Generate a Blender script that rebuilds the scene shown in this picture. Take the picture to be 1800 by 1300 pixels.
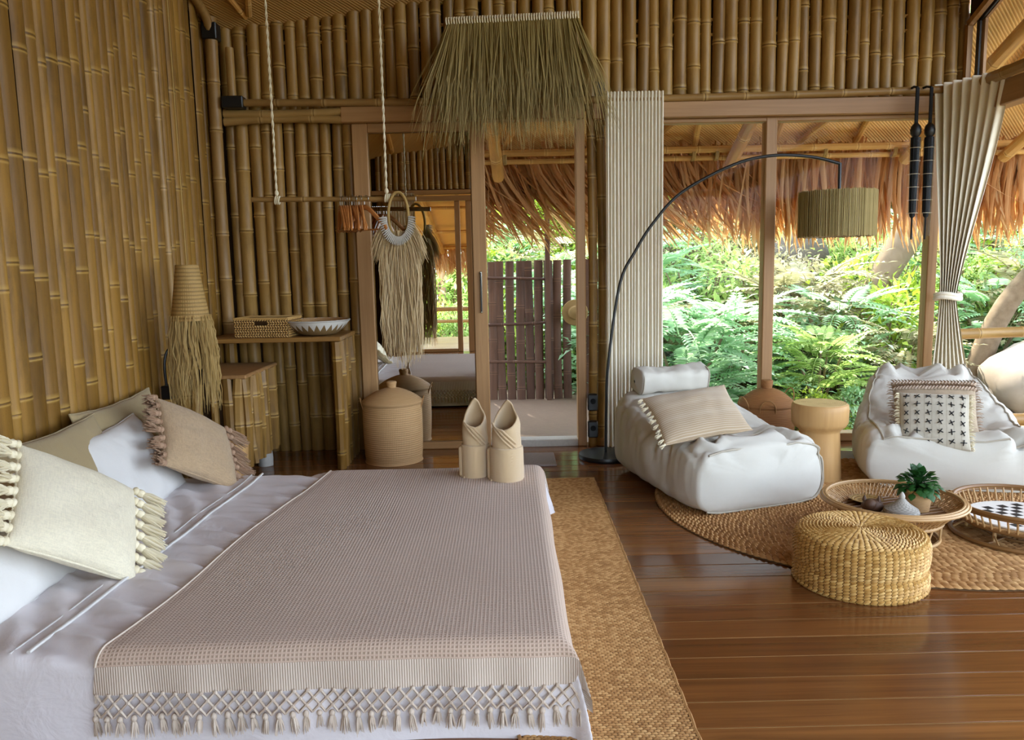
import bpy, math, random
import numpy as np
from mathutils import Vector, Matrix, Euler, noise

for o in list(bpy.data.objects):
    bpy.data.objects.remove(o)
S = bpy.context.scene
COL = S.collection
rad = math.radians
R = random.Random(7)

# ------------------------------------------------------------------ camera
cd = bpy.data.cameras.new('camera')
cam = bpy.data.objects.new('camera', cd); COL.objects.link(cam)
cd.sensor_fit = 'HORIZONTAL'; cd.sensor_width = 36.0
cd.lens = 36.0 * 1400 / 1800
cd.clip_start = 0.05; cd.clip_end = 300
def cam_matrix(pitch, roll, yaw, H):
    p, r, y = rad(pitch), rad(roll), rad(yaw)
    fw = Vector((math.sin(y)*math.cos(p), math.cos(y)*math.cos(p), -math.sin(p)))
    rt = Vector((math.cos(y), -math.sin(y), 0)); up = rt.cross(fw)
    r2 = rt*math.cos(r) - up*math.sin(r); u2 = rt*math.sin(r) + up*math.cos(r)
    m = Matrix.Identity(4)
    for i in range(3):
        m[i][0] = r2[i]; m[i][1] = u2[i]; m[i][2] = -fw[i]
    m.translation = (0, 0, H)
    return m
cam.matrix_world = cam_matrix(7.6, 1.17, 0.2, 1.35)
S.camera = cam

# ------------------------------------------------------------------ sky, sun, exposure
W = bpy.data.worlds.new('sky'); S.world = W; W.use_nodes = True
wt = W.node_tree; wt.nodes.clear()
w_out = wt.nodes.new('ShaderNodeOutputWorld'); w_bg = wt.nodes.new('ShaderNodeBackground')
w_sky = wt.nodes.new('ShaderNodeTexSky'); w_mix = wt.nodes.new('ShaderNodeMix'); w_mix.data_type = 'RGBA'
w_sky.sky_type = 'NISHITA'; w_sky.sun_disc = False; w_sky.sun_elevation = rad(55); w_sky.sun_rotation = rad(10)
w_mix.inputs[0].default_value = 0.75
w_mix.inputs[7].default_value = (0.40, 0.46, 0.54, 1)
w_gain = wt.nodes.new('ShaderNodeVectorMath'); w_gain.operation = 'SCALE'; w_gain.inputs[3].default_value = 0.10
wt.links.new(w_sky.outputs[0], w_gain.inputs[0]); wt.links.new(w_gain.outputs[0], w_mix.inputs[6])
wt.links.new(w_mix.outputs[2], w_bg.inputs[0]); wt.links.new(w_bg.outputs[0], w_out.inputs[0])
w_bg.inputs[1].default_value = 7.0
sl = bpy.data.lights.new('sun', 'SUN'); sun = bpy.data.objects.new('sun', sl); COL.objects.link(sun)
sl.energy = 9.5; sl.angle = rad(1.5); sl.color = (1.0, 0.93, 0.8)
sun.rotation_euler = Vector((0.18, -0.72, -0.85)).to_track_quat('-Z', 'Y').to_euler()
# portals only guide the sampling of the sky through the two open sides of the room
def portal(x, y, z, sx, sy, d):
    l = bpy.data.lights.new('daylight_portal', 'AREA'); l.shape = 'RECTANGLE'; l.size = sx; l.size_y = sy
    l.cycles.is_portal = True
    o = bpy.data.objects.new('daylight_portal', l); COL.objects.link(o)
    o.location = (x, y, z); o.rotation_euler = Vector(d).to_track_quat('-Z', 'Y').to_euler()
portal(0.8, -0.95, 1.2, 4.8, 2.4, (0, 1, 0))
portal(3.45, 2.3, 1.2, 6.4, 2.4, (-1, 0, 0))
portal(2.2, 5.95, 1.2, 2.1, 2.3, (0, -1, 0))
portal(0.2, 5.95, 1.2, 0.8, 2.3, (0, -1, 0))
S.view_settings.view_transform = 'Standard'; S.view_settings.look = 'None'
S.view_settings.gamma = 1.0; S.view_settings.use_curve_mapping = False
S.view_settings.exposure = 1.0
S.cycles.use_denoising = True
S.cycles.max_bounces = 10; S.cycles.diffuse_bounces = 6; S.cycles.glossy_bounces = 4
S.cycles.transmission_bounces = 6; S.cycles.transparent_max_bounces = 12
S.cycles.sample_clamp_indirect = 6.0
S.cycles.caustics_reflective = False; S.cycles.caustics_refractive = False

# ------------------------------------------------------------------ mesh helpers
class MB:
    def __init__(self):
        self.v = []; self.f = []; self.uv = {}; self.ring = {}
    def add(self, vs, fs):
        b = len(self.v); self.v.extend([tuple(p) for p in vs])
        self.f.extend([tuple(b+i for i in q) for q in fs]); return b
    def box(self, x0, x1, y0, y1, z0, z1, b=0.0, M=None):
        if b <= 0:
            vs = [(x, y, z) for z in (z0, z1) for y in (y0, y1) for x in (x0, x1)]
            fs = [(0,2,3,1),(4,5,7,6),(0,1,5,4),(2,6,7,3),(0,4,6,2),(1,3,7,5)]
        else:
            b = min(b, (x1-x0)*.45, (y1-y0)*.45, (z1-z0)*.45)
            X = (x0, x1); Y = (y0, y1); Z = (z0, z1); vs = []; idx = {}
            for i in (0,1):
                for j in (0,1):
                    for k in (0,1):
                        sx, sy, sz = (1-2*i)*b, (1-2*j)*b, (1-2*k)*b
                        idx[i,j,k,0] = len(vs); vs.append((X[i], Y[j]+sy, Z[k]+sz))
                        idx[i,j,k,1] = len(vs); vs.append((X[i]+sx, Y[j], Z[k]+sz))
                        idx[i,j,k,2] = len(vs); vs.append((X[i]+sx, Y[j]+sy, Z[k]))
            fs = []
            for i in (0,1):
                q = [idx[i,0,0,0], idx[i,1,0,0], idx[i,1,1,0], idx[i,0,1,0]]; fs.append(q if i else q[::-1])
                q = [idx[0,i,0,1], idx[0,i,1,1], idx[1,i,1,1], idx[1,i,0,1]]; fs.append(q if i else q[::-1])
                q = [idx[0,0,i,2], idx[1,0,i,2], idx[1,1,i,2], idx[0,1,i,2]]; fs.append(q if i else q[::-1])
            for i in (0,1):
                for j in (0,1):
                    fs.append([idx[i,j,0,0], idx[i,j,1,0], idx[i,j,1,1], idx[i,j,0,1]])
                    fs.append([idx[i,0,j,0], idx[i,1,j,0], idx[i,1,j,2], idx[i,0,j,2]])
                    fs.append([idx[0,i,j,1], idx[1,i,j,1], idx[1,i,j,2], idx[0,i,j,2]])
            for i in (0,1):
                for j in (0,1):
                    for k in (0,1):
                        fs.append([idx[i,j,k,0], idx[i,j,k,1], idx[i,j,k,2]])
        if M is not None: vs = [M @ Vector(p) for p in vs]
        self.add(vs, fs); return self
    def tube(self, pts, r, n=8, caps=True, closed=False, flat=1.0):
        P = [Vector(p) for p in pts]; m = len(P)
        rs = [r]*m if not hasattr(r, '__len__') else list(r)
        T = []
        for i in range(m):
            a = P[(i-1) % m] if closed else P[max(i-1, 0)]
            b = P[(i+1) % m] if closed else P[min(i+1, m-1)]
            t = (b-a); t = t.normalized() if t.length > 1e-9 else Vector((0,0,1)); T.append(t)
        u = T[0].orthogonal().normalized()
        if abs(T[0].z) < .9: u = T[0].cross(Vector((0,0,1))).normalized()
        vs = []
        for i in range(m):
            u = (u - T[i]*u.dot(T[i]))
            u = u.normalized() if u.length > 1e-6 else T[i].orthogonal().normalized()
            w = T[i].cross(u)
            for k in range(n):
                a = 2*math.pi*k/n
                vs.append(P[i] + (u*math.cos(a) + w*math.sin(a)*flat)*rs[i])
        fs = []
        for i in range(m if closed else m-1):
            j = (i+1) % m
            for k in range(n):
                l = (k+1) % n
                fs.append((i*n+k, i*n+l, j*n+l, j*n+k))
        if caps and not closed:
            fs.append(tuple(range(n))[::-1]); fs.append(tuple((m-1)*n+k for k in range(n)))
        self.add(vs, fs); return self
    def lathe(self, prof, n=24, c=(0,0,0), cap=True, M=None):
        vs = []; m = len(prof)
        for (r, z) in prof:
            for k in range(n):
                a = 2*math.pi*k/n
                vs.append(Vector((c[0]+r*math.cos(a), c[1]+r*math.sin(a), c[2]+z)))
        if M is not None: vs = [M @ p for p in vs]
        fs = [(i*n+k, i*n+(k+1)%n, (i+1)*n+(k+1)%n, (i+1)*n+k) for i in range(m-1) for k in range(n)]
        if cap:
            fs.append(tuple(range(n))[::-1]); fs.append(tuple((m-1)*n+k for k in range(n)))
        self.add(vs, fs); return self
    def grid(self, P, cu=False, cv=False, uv=None):
        P = np.asarray(P, float); nu, nv = P.shape[:2]
        b = self.add(P.reshape(-1, 3).tolist(), [])
        U = nu if cu else nu-1; V = nv if cv else nv-1
        for i in range(U):
            i2 = (i+1) % nu
            for j in range(V):
                j2 = (j+1) % nv
                self.f.append((b+i*nv+j, b+i2*nv+j, b+i2*nv+j2, b+i*nv+j2))
        if uv is not None:
            uv = np.asarray(uv, float).reshape(-1, 2)
            for k in range(len(uv)): self.uv[b+k] = tuple(uv[k])
        return self
    def ell(self, c, r, n=10, m=6, M=None):
        prof = []
        for i in range(m+1):
            a = -math.pi/2 + math.pi*i/m
            prof.append((max(1e-4, math.cos(a))*1.0, math.sin(a)))
        vs = []
        for (rr, z) in prof:
            for k in range(n):
                a = 2*math.pi*k/n
                p = Vector((rr*math.cos(a)*r[0], rr*math.sin(a)*r[1], z*r[2]))
                if M is not None: p = M @ p
                vs.append(p + Vector(c))
        fs = [(i*n+k, i*n+(k+1)%n, (i+1)*n+(k+1)%n, (i+1)*n+k) for i in range(m) for k in range(n)]
        self.add(vs, fs); return self
    def mesh(self, name, mat, smooth=True, sharp=40):
        me = bpy.data.meshes.new(name); me.from_pydata(self.v, [], self.f)
        if mat is not None: me.materials.append(mat)
        if self.uv:
            L = me.uv_layers.new(name='UVMap')
            d = np.zeros((len(me.loops), 2), np.float32)
            vi = np.zeros(len(me.loops), np.int32); me.loops.foreach_get('vertex_index', vi)
            arr = np.zeros((len(self.v), 2), np.float32)
            for k, t in self.uv.items(): arr[k] = t
            d[:] = arr[vi]; L.data.foreach_set('uv', d.ravel())
        if self.ring:
            at = me.attributes.new('ring', 'FLOAT', 'POINT')
            a = np.zeros(len(self.v), np.float32)
            for k, t in self.ring.items(): a[k] = t
            at.data.foreach_set('value', a)
        if smooth:
            me.polygons.foreach_set('use_smooth', [True]*len(me.polygons))
            if sharp: me.set_sharp_from_angle(angle=rad(sharp))
        me.update(); return me
    def build(self, name, mat, parent=None, smooth=True, sharp=40, loc=None):
        o = bpy.data.objects.new(name, self.mesh(name, mat, smooth, sharp)); COL.objects.link(o)
        if parent is not None: o.parent = parent
        if loc is not None: o.location = loc
        return o

def inst(name, me, parent=None, loc=(0,0,0), rot=(0,0,0), scale=(1,1,1)):
    o = bpy.data.objects.new(name, me); COL.objects.link(o)
    if parent is not None: o.parent = parent
    o.location = loc; o.rotation_euler = rot; o.scale = scale
    return o
def tag(o, label=None, cat=None, group=None, kind=None):
    if label: o['label'] = label
    if cat: o['category'] = cat
    if group: o['group'] = group
    if kind: o['kind'] = kind
    return o
def empty(name, loc=(0,0,0), rz=0.0, label=None, cat=None, group=None, kind=None):
    o = bpy.data.objects.new(name, None); COL.objects.link(o)
    o.location = loc; o.rotation_euler = (0,0,rz); o.empty_display_size = .1
    return tag(o, label, cat, group, kind)
def kids(o): return [c for c in bpy.data.objects if c.parent == o]
def copy_tree(o, loc=None, rz=None, label=None):
    r = o.copy(); COL.objects.link(r)
    if loc is not None: r.location = loc
    if rz is not None: r.rotation_euler = (0,0,rz)
    if label: r['label'] = label
    for c in kids(o):
        d = c.copy(); COL.objects.link(d); d.parent = r
        for g in kids(c):
            e = g.copy(); COL.objects.link(e); e.parent = d
    return r
def frame(o, c, ex, ey):
    ex = Vector(ex).normalized(); ey = Vector(ey); ey = (ey - ex*ey.dot(ex)).normalized(); n = ex.cross(ey)
    m = Matrix.Identity(4)
    for i in range(3): m[i][0] = ex[i]; m[i][1] = ey[i]; m[i][2] = n[i]
    m.translation = c
    o.matrix_world = m
def nz(p, s=1.0, seed=0.0):
    return noise.noise(Vector((p[0]*s+seed, p[1]*s-seed*.7, p[2]*s+seed*1.3)))
def spline(pts, n):
    P = [Vector(p) for p in pts]; out = []
    m = len(P)-1
    for k in range(n+1):
        t = k/n*m; i = min(int(t), m-1); u = t-i
        p0 = P[max(i-1,0)]; p1 = P[i]; p2 = P[i+1]; p3 = P[min(i+2,m)]
        out.append(.5*((2*p1)+(p2-p0)*u+(2*p0-5*p1+4*p2-p3)*u*u+(3*p1-p0-3*p2+p3)*u**3))
    return out

# ------------------------------------------------------------------ materials
def hexc(h):
    h = h.lstrip('#'); c = [int(h[i:i+2],16)/255 for i in (0,2,4)]
    return tuple(x/12.92 if x <= .04045 else ((x+.055)/1.055)**2.4 for x in c)+(1,)
class NT:
    def __init__(self, name):
        self.m = bpy.data.materials.new(name); self.m.use_nodes = True
        self.t = self.m.node_tree; self.t.nodes.clear()
        self.out = self.t.nodes.new('ShaderNodeOutputMaterial')
    def n(self, typ, i=None, **kw):
        nd = self.t.nodes.new('ShaderNode'+typ)
        for k, v in kw.items(): setattr(nd, k, v)
        for k, v in (i or {}).items():
            s = nd.inputs[k]
            if hasattr(v, 'is_output'): self.t.links.new(v, s)
            elif v is not None: s.default_value = v
        return nd
    def coord(self, which='Object'): return self.n('TexCoord').outputs[which]
    def mapv(self, v, scale=(1,1,1), loc=(0,0,0), rot=(0,0,0)):
        return self.n('Mapping', {0: v, 1: loc, 2: rot, 3: scale}).outputs[0]
    def noise(self, v, s=5, d=3, r=.5, dist=0):
        return self.n('TexNoise', {'Vector': v, 'Scale': s, 'Detail': d, 'Roughness': r, 'Distortion': dist}).outputs[0]
    def wave(self, v, s=5, dist=0, dir='X', prof='SIN', det=2):
        return self.n('TexWave', {'Vector': v, 'Scale': s, 'Distortion': dist, 'Detail': det}, wave_type='BANDS', bands_direction=dir, wave_profile=prof).outputs['Fac']
    def mix(self, f, a, b, blend='MIX'):
        return self.n('Mix', {0: f, 6: a, 7: b}, data_type='RGBA', blend_type=blend).outputs[2]
    def math(self, op, a, b=0.0, c=0.0):
        return self.n('Math', {0: a, 1: b, 2: c}, operation=op).outputs[0]
    def ramp(self, f, stops):
        nd = self.n('ValToRGB', {0: f}); e = nd.color_ramp.elements
        while len(e) < len(stops): e.new(.5)
        for k, (p, c) in enumerate(stops): e[k].position = p; e[k].color = c if len(c) == 4 else tuple(c)+(1,)
        return nd.outputs[0]
    def bump(self, h, st=.5, d=.01, normal=None):
        return self.n('Bump', {'Height': h, 'Strength': st, 'Distance': d, 'Normal': normal}).outputs[0]
    def rand(self): return self.n('ObjectInfo').outputs['Random']
    def island(self): return self.n('NewGeometry').outputs['Random Per Island']
    def attr(self, name): return self.n('Attribute', attribute_name=name).outputs['Fac']
    def shade(self, col, rough=.6, normal=None, spec=.4, metal=0, sheen=0, alpha=None, trans=0):
        b = self.n('BsdfPrincipled', {'Base Color': col, 'Roughness': rough, 'Metallic': metal, 'Normal': normal,
                                      'Specular IOR Level': spec, 'Sheen Weight': sheen})
        s = b.outputs[0]
        if trans:
            t = self.n('BsdfTranslucent', {0: col})
            s = self.n('MixShader', {0: trans, 1: s, 2: t.outputs[0]}).outputs[0]
        self.t.links.new(s, self.out.inputs[0]); return self.m
g = lambda v: (v, v, v, 1)

def m_bamboo(name, cols, ringc, dark, rough=.42, axis=2, streak=1.0, blotch=.5):
    k = NT(name); v = k.coord(); rnd = k.rand()
    off = k.n('CombineXYZ', {0: k.math('MULTIPLY', rnd, 37.0), 1: k.math('MULTIPLY', rnd, 91.0), 2: k.math('MULTIPLY', rnd, 13.0)}).outputs[0]
    vv = k.n('VectorMath', {0: v, 1: off}, operation='ADD').outputs[0]
    sc = [38, 38, 38]; sc[axis] = 1.6
    fib = k.noise(k.mapv(vv, sc), 1.0, 4, .6)
    base = k.ramp(rnd, [(0, cols[0]), (.5, cols[1]), (1, cols[2])])
    c = k.mix(k.math('MULTIPLY', k.ramp(fib, [(.35, g(0)), (.7, g(1))]), .55*streak), base, k.mix(.55, base, dark))
    sp = [9, 9, 9]; sp[axis] = 2.2
    bl = k.noise(k.mapv(vv, sp), 1.0, 5, .65)
    c = k.mix(k.math('MULTIPLY', k.ramp(bl, [(.5, g(0)), (.72, g(1))]), blotch), c, dark)
    fine = k.noise(vv, 160, 2, .7)
    c = k.mix(k.math('MULTIPLY', k.ramp(fine, [(.6, g(0)), (.75, g(1))]), .3), c, dark)
    rg = k.attr('ring')
    c = k.mix(k.math('MULTIPLY', k.math('MAXIMUM', rg, 0.0), .75), c, ringc)
    c = k.mix(k.math('MULTIPLY', k.math('MAXIMUM', k.math('MULTIPLY', rg, -1.0), 0.0), .8), c, dark)
    return k.shade(c, rough, k.bump(fib, .25, .004), .35)
def m_wood(name, cols, rough=.5, axis=0, scale=1.0, spec=.4, contrast=.6):
    k = NT(name); v = k.coord(); rnd = k.rand()
    off = k.n('CombineXYZ', {0: k.math('MULTIPLY', rnd, 57.0), 1: k.math('MULTIPLY', rnd, 31.0), 2: k.math('MULTIPLY', rnd, 83.0)}).outputs[0]
    vv = k.n('VectorMath', {0: v, 1: off}, operation='ADD').outputs[0]
    sc = [30*scale]*3; sc[axis] = 1.1*scale
    gr = k.noise(k.mapv(vv, sc), 1.0, 5, .62, .6)
    sw = [6*scale]*3; sw[axis] = .8*scale
    big = k.noise(k.mapv(vv, sw), 1.0, 3, .5, .4)
    base = k.ramp(rnd, [(0, cols[0]), (.5, cols[1]), (1, cols[2])])
    c = k.mix(k.math('MULTIPLY', k.ramp(gr, [(.35, g(0)), (.68, g(1))]), contrast), base, cols[3])
    c = k.mix(k.math('MULTIPLY', k.ramp(big, [(.45, g(0)), (.7, g(1))]), .5), c, k.mix(.5, base, cols[3]))
    return k.shade(c, rough, k.bump(gr, .12, .003), spec)
def m_fabric(name, col, col2=None, weave=900, bump=.3, rough=.9, sheen=.15, crumple=0.0, slub=0.0):
    k = NT(name); v = k.coord()
    a = k.wave(k.mapv(v, (weave,)*3), 1, 1.5, 'X'); b = k.wave(k.mapv(v, (weave,)*3), 1, 1.5, 'Y')
    big = k.noise(v, 6, 3, .5)
    c = k.mix(big, col, col2 or col)
    h = k.math('ADD', a, b)
    if slub:
        s = k.noise(k.mapv(v, (30, 260, 260)), 1, 3, .6)
        s2 = k.noise(k.mapv(v, (260, 30, 260)), 1, 3, .6)
        sl_ = k.math('ADD', s, s2)
        c = k.mix(k.math('MULTIPLY', k.ramp(k.math('MULTIPLY', sl_, .5), [(.42, g(0)), (.62, g(1))]), slub), c, k.mix(.55, c, g(.02), 'MULTIPLY'))
        h = k.math('ADD', k.math('MULTIPLY', h, .2), k.math('MULTIPLY', sl_, 2.0))
    n1 = k.bump(h, bump, .002)
    if crumple:
        cr = k.noise(k.mapv(v, (9, 9, 9)), 1.0, 4, .55, .5)
        n1 = k.bump(cr, crumple, .03, n1)
    return k.shade(c, rough, n1, .2, sheen=sheen)
def m_plain(name, col, rough=.5, metal=0, spec=.4, col2=None, ns=8, trans=0, isl=False):
    k = NT(name); v = k.coord()
    f = k.noise(v, ns, 4, .6)
    c = k.mix(f, col, col2 or tuple(x*.75 for x in col[:3])+(1,))
    return k.shade(c, rough, k.bump(f, .1, .003), spec, metal, trans=trans)
def m_strand(name, a, b, c_, rough=.65, trans=.15, spec=.3):
    k = NT(name); r = k.island()
    f = k.noise(k.coord(), 14, 2, .5)
    r = k.math('ADD', k.math('MULTIPLY', r, .75), k.math('MULTIPLY', f, .3))
    return k.shade(k.ramp(r, [(.05, a), (.5, b), (1, c_)]), rough, None, spec, trans=trans)
def m_leafobj(name, a, b, c_, rough=.65, trans=.3):
    k = NT(name); r = k.rand(); v = k.coord()
    f = k.noise(k.mapv(v, (90, 90, 3)), 1, 3, .6)
    c = k.ramp(k.math('ADD', k.math('MULTIPLY', r, .6), k.math('MULTIPLY', f, .45)), [(.1, a), (.5, b), (1, c_)])
    return k.shade(c, rough, k.bump(f, .4, .004), .25, trans=trans)
def m_glass(name, tint=(1,1,1,1), refl=.06):
    k = NT(name)
    fr = k.n('LayerWeight', {0: .12}).outputs['Fresnel']
    t = k.n('BsdfTransparent', {0: tint}); gl = k.n('BsdfGlossy', {0: (1,1,1,1), 1: .01})
    mx = k.n('MixShader', {0: k.math('MULTIPLY', fr, refl*8), 1: t.outputs[0], 2: gl.outputs[0]})
    k.t.links.new(mx.outputs[0], k.out.inputs[0]); return k.m
def m_metal(name, col, rough=.3): return m_plain(name, col, rough, 1.0, .5)

MT = {}
MT['bam_left'] = m_bamboo('split_bamboo_gold', (hexc('#7a561d'), hexc('#906829'), hexc('#a57b35')), hexc('#b8944e'), hexc('#3a250d'), .5, 2, 1.15, .6)
MT['bam_far'] = m_bamboo('round_bamboo_tan', (hexc('#856230'), hexc('#987238'), hexc('#a98244')), hexc('#bd9a5c'), hexc('#402c14'), .42, 2, .8, .55)
MT['bam_pole'] = m_bamboo('bamboo_pole_pale', (hexc('#8d693a'), hexc('#9c7743'), hexc('#aa864e')), hexc('#bd9a62'), hexc('#4a3418'), .4, 2, .7, .35)
MT['bam_rafter'] = m_bamboo('bamboo_rafter_warm', (hexc('#b5813f'), hexc('#c6924e'), hexc('#d3a561')), hexc('#dcb878'), hexc('#6a4522'), .45, 2, .7, .35)
MT['slat'] = m_bamboo('screen_slat_brown', (hexc('#54392a'), hexc('#624534'), hexc('#70503c')), hexc('#7c5c44'), hexc('#281a14'), .55, 2, 1, .5)
MT['floor'] = m_wood('floor_plank_teak', (hexc('#6a3f1f'), hexc('#7d4d27'), hexc('#8c5b30'), hexc('#3f2210')), .14, 0, 1.0, .55, .6)
MT['deck'] = m_wood('deck_plank', (hexc('#a8824f'), hexc('#b8925c'), hexc('#c29e68'), hexc('#7a5a34')), .4, 0, 1.0, .4, .5)
MT['frame'] = m_wood('frame_wood_tan', (hexc('#a47a4c'), hexc('#ac8254'), hexc('#b48a5c'), hexc('#835c36')), .45, 2, 1.0)
MT['framex'] = m_wood('frame_wood_tan_across', (hexc('#a47a4c'), hexc('#ac8254'), hexc('#b48a5c'), hexc('#835c36')), .45, 0, 1.0)
MT['framey'] = m_wood('frame_wood_tan_deep', (hexc('#a47a4c'), hexc('#ac8254'), hexc('#b48a5c'), hexc('#835c36')), .45, 1, 1.0)
MT['desk'] = m_wood('desk_wood', (hexc('#8a6230'), hexc('#946b36'), hexc('#9e743c'), hexc('#684518')), .4, 0, 1.0)
MT['stump'] = m_wood('stump_wood', (hexc('#b98f5a'), hexc('#c29862'), hexc('#c9a06a'), hexc('#94693a')), .5, 2, .6, .35, .4)
MT['dark'] = m_plain('dark_backing', hexc('#3a2814'), .8, 0, .2)
MT['darkbase'] = m_plain('bed_base_dark', hexc('#1e1712'), .6)
MT['black'] = m_plain('black_metal', hexc('#141416'), .4, 0, .5)
MT['blackcloth'] = m_plain('black_cloth', hexc('#1a1b1e'), .8, 0, .3)
MT['chrome'] = m_metal('brushed_steel', hexc('#c8c8c4'), .25)
MT['glass'] = m_glass('window_glass')
MT['clear'] = m_glass('clear_plastic', (.9, .9, .9, 1), .12)
k = NT('mirror_silver'); MT['mirror'] = k.shade((.86, .87, .85, 1), .0, None, .5, 1.0)
MT['white'] = m_fabric('white_linen', hexc('#d8d5d0'), hexc('#cecac6'), 1200, .15, .9, .1, .12)
MT['sheet'] = m_fabric('white_sheet', hexc('#dcd6d6'), hexc('#d2cacb'), 1200, .12, .85, .1, .25)
MT['valance'] = m_fabric('white_valance', hexc('#e4e6ee'), None, 1200, .1, .9, .1, .05)
MT['greige'] = m_fabric('greige_linen', hexc('#a4906a'), hexc('#97835e'), 700, .3, .9, .15, .2)
MT['cream'] = m_fabric('cream_gauze', hexc('#f4ead0'), hexc('#ece0c2'), 500, .6, .95, .2, .25, .25)
MT['taupe'] = m_fabric('taupe_gauze', hexc('#c2a582'), hexc('#b69975'), 500, .6, .95, .2, .25, .4)
MT['tass_cream'] = m_strand('cream_cotton_cord', hexc('#d8ccaa'), hexc('#e8dcbc'), hexc('#f0e6cc'), .9, .1)
MT['tass_taupe'] = m_strand('taupe_cotton_cord', hexc('#8f6f54'), hexc('#a3836a'), hexc('#b4967a'), .9, .1)
MT['tass_blanket'] = m_strand('beige_cotton_cord', hexc('#b5a18e'), hexc('#c6b4a2'), hexc('#d4c6b6'), .9, .1)
MT['beanbag'] = m_fabric('cream_canvas', hexc('#c8c3b8'), hexc('#bfb9ad'), 900, .15, .7, .1, .06)
MT['piping'] = m_plain('canvas_piping', hexc('#b8ae9c'), .8)
MT['curtain'] = m_fabric('ivory_curtain', hexc('#eee6d2'), hexc('#e6dcc8'), 900, .2, .9, .15)
# waffle blanket: cells follow the cloth's own coordinates
k = NT('waffle_blanket'); v = k.coord('UV')
a = k.wave(k.mapv(v, (1,1,1)), 26.5, .25, 'X'); b = k.wave(k.mapv(v, (1,1,1)), 26.5, .25, 'Y')
hh = k.math('MAXIMUM', a, b)
c = k.mix(k.noise(v, 2.5, 3, .5), hexc('#c4ac9a'), hexc('#b8a08e'))
c = k.mix(k.ramp(hh, [(.3, g(1)), (.85, g(0))]), c, hexc('#a48e7c'))
MT['blanket'] = k.shade(c, .9, k.bump(hh, .5, .003), .15, sheen=.15)
k = NT('blanket_band'); v = k.coord('UV')
a = k.wave(v, 45, .3, 'X')
MT['band'] = k.shade(k.mix(a, hexc('#c2b0a0'), hexc('#cebeae')), .9, k.bump(a, .5, .004), .15, sheen=.15)
def m_jute(name, a, b, c_, rough=.75):
    k = NT(name); r = k.island(); f = k.noise(k.coord(), 60, 3, .6); gz = k.noise(k.coord(), 2.2, 2, .5)
    t = k.math('ADD', k.math('MULTIPLY', r, .55), k.math('ADD', k.math('MULTIPLY', f, .25), k.math('MULTIPLY', gz, .3)))
    return k.shade(k.ramp(t, [(.2, a), (.55, b), (.9, c_)]), rough, k.bump(f, .4, .003), .3)
MT['jute'] = m_jute('braided_jute', hexc('#8b6238'), hexc('#a87c4b'), hexc('#c09763'))
MT['jute_pouf'] = m_jute('water_hyacinth', hexc('#9a7136'), hexc('#b98f4e'), hexc('#d2ad6c'), .55)
MT['seagrass'] = m_jute('woven_seagrass', hexc('#a57c40'), hexc('#bd9556'), hexc('#d0ab70'), .6)
MT['runner'] = m_jute('runner_weave', hexc('#8a6034'), hexc('#a87c4a'), hexc('#c09660'), .7)
MT['jute_dark'] = m_plain('jute_shadow', hexc('#5e4222'), .9)
MT['rattan'] = m_strand('rattan_cane', hexc('#9a7448'), hexc('#b08a5a'), hexc('#c4a070'), .45, 0, .4)
MT['rattan_dk'] = m_strand('rattan_cane_brown', hexc('#6a4826'), hexc('#7d5830'), hexc('#8f683c'), .5, 0, .4)
MT['straw'] = m_strand('raffia_straw', hexc('#a08048'), hexc('#b8985c'), hexc('#cdb078'), .7, .2)
MT['raffia_pale'] = m_strand('pale_raffia', hexc('#b89a68'), hexc('#d0b486'), hexc('#e4cea4'), .7, .25)
MT['straw_green'] = m_strand('palm_straw_olive', hexc('#7d6832'), hexc('#9a8248'), hexc('#b59c62'), .6, .2)
MT['shade_straw'] = m_strand('shade_straw', hexc('#8f7c4c'), hexc('#ab9862'), hexc('#c4b07c'), .7, .25)
MT['thatch'] = m_strand('thatch_leaf', hexc('#a37040'), hexc('#cf9d64'), hexc('#e8c694'), .65, .5)
MT['thatch_obj'] = m_leafobj('thatch_leaf_single', hexc('#a06a3a'), hexc('#d29a60'), hexc('#ecca98'), .65, .5)
def m_coil(name, a, b, sc, rough=.6, st=.8, dk=.6):
    k = NT(name); v = k.coord('UV')
    w = k.wave(v, sc[1], .3, 'Y'); w2 = k.wave(v, sc[0], .8, 'X')
    f = k.noise(k.mapv(v, (sc[0]*.3, sc[1]*3, 1)), 1, 3, .6)
    h = k.math('MULTIPLY', w, k.math('ADD', k.math('MULTIPLY', w2, .4), .6))
    c = k.mix(f, a, b)
    c = k.mix(k.math('MULTIPLY', k.ramp(h, [(.0, g(1)), (.45, g(0))]), dk), c, tuple(x*.4 for x in a[:3])+(1,))
    return k.shade(c, rough, k.bump(h, st, .004), .3)
MT['coil'] = m_coil('coiled_basket', hexc('#b68d5c'), hexc('#caa374'), (34, 11), .65, .4, .35)
MT['coil_brown'] = m_coil('coiled_basket_brown', hexc('#8a5c34'), hexc('#a37142'), (34, 11), .65, .4, .35)
MT['cap_weave'] = m_coil('cone_weave', hexc('#9c7c48'), hexc('#b8965c'), (14, 2.9))
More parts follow.
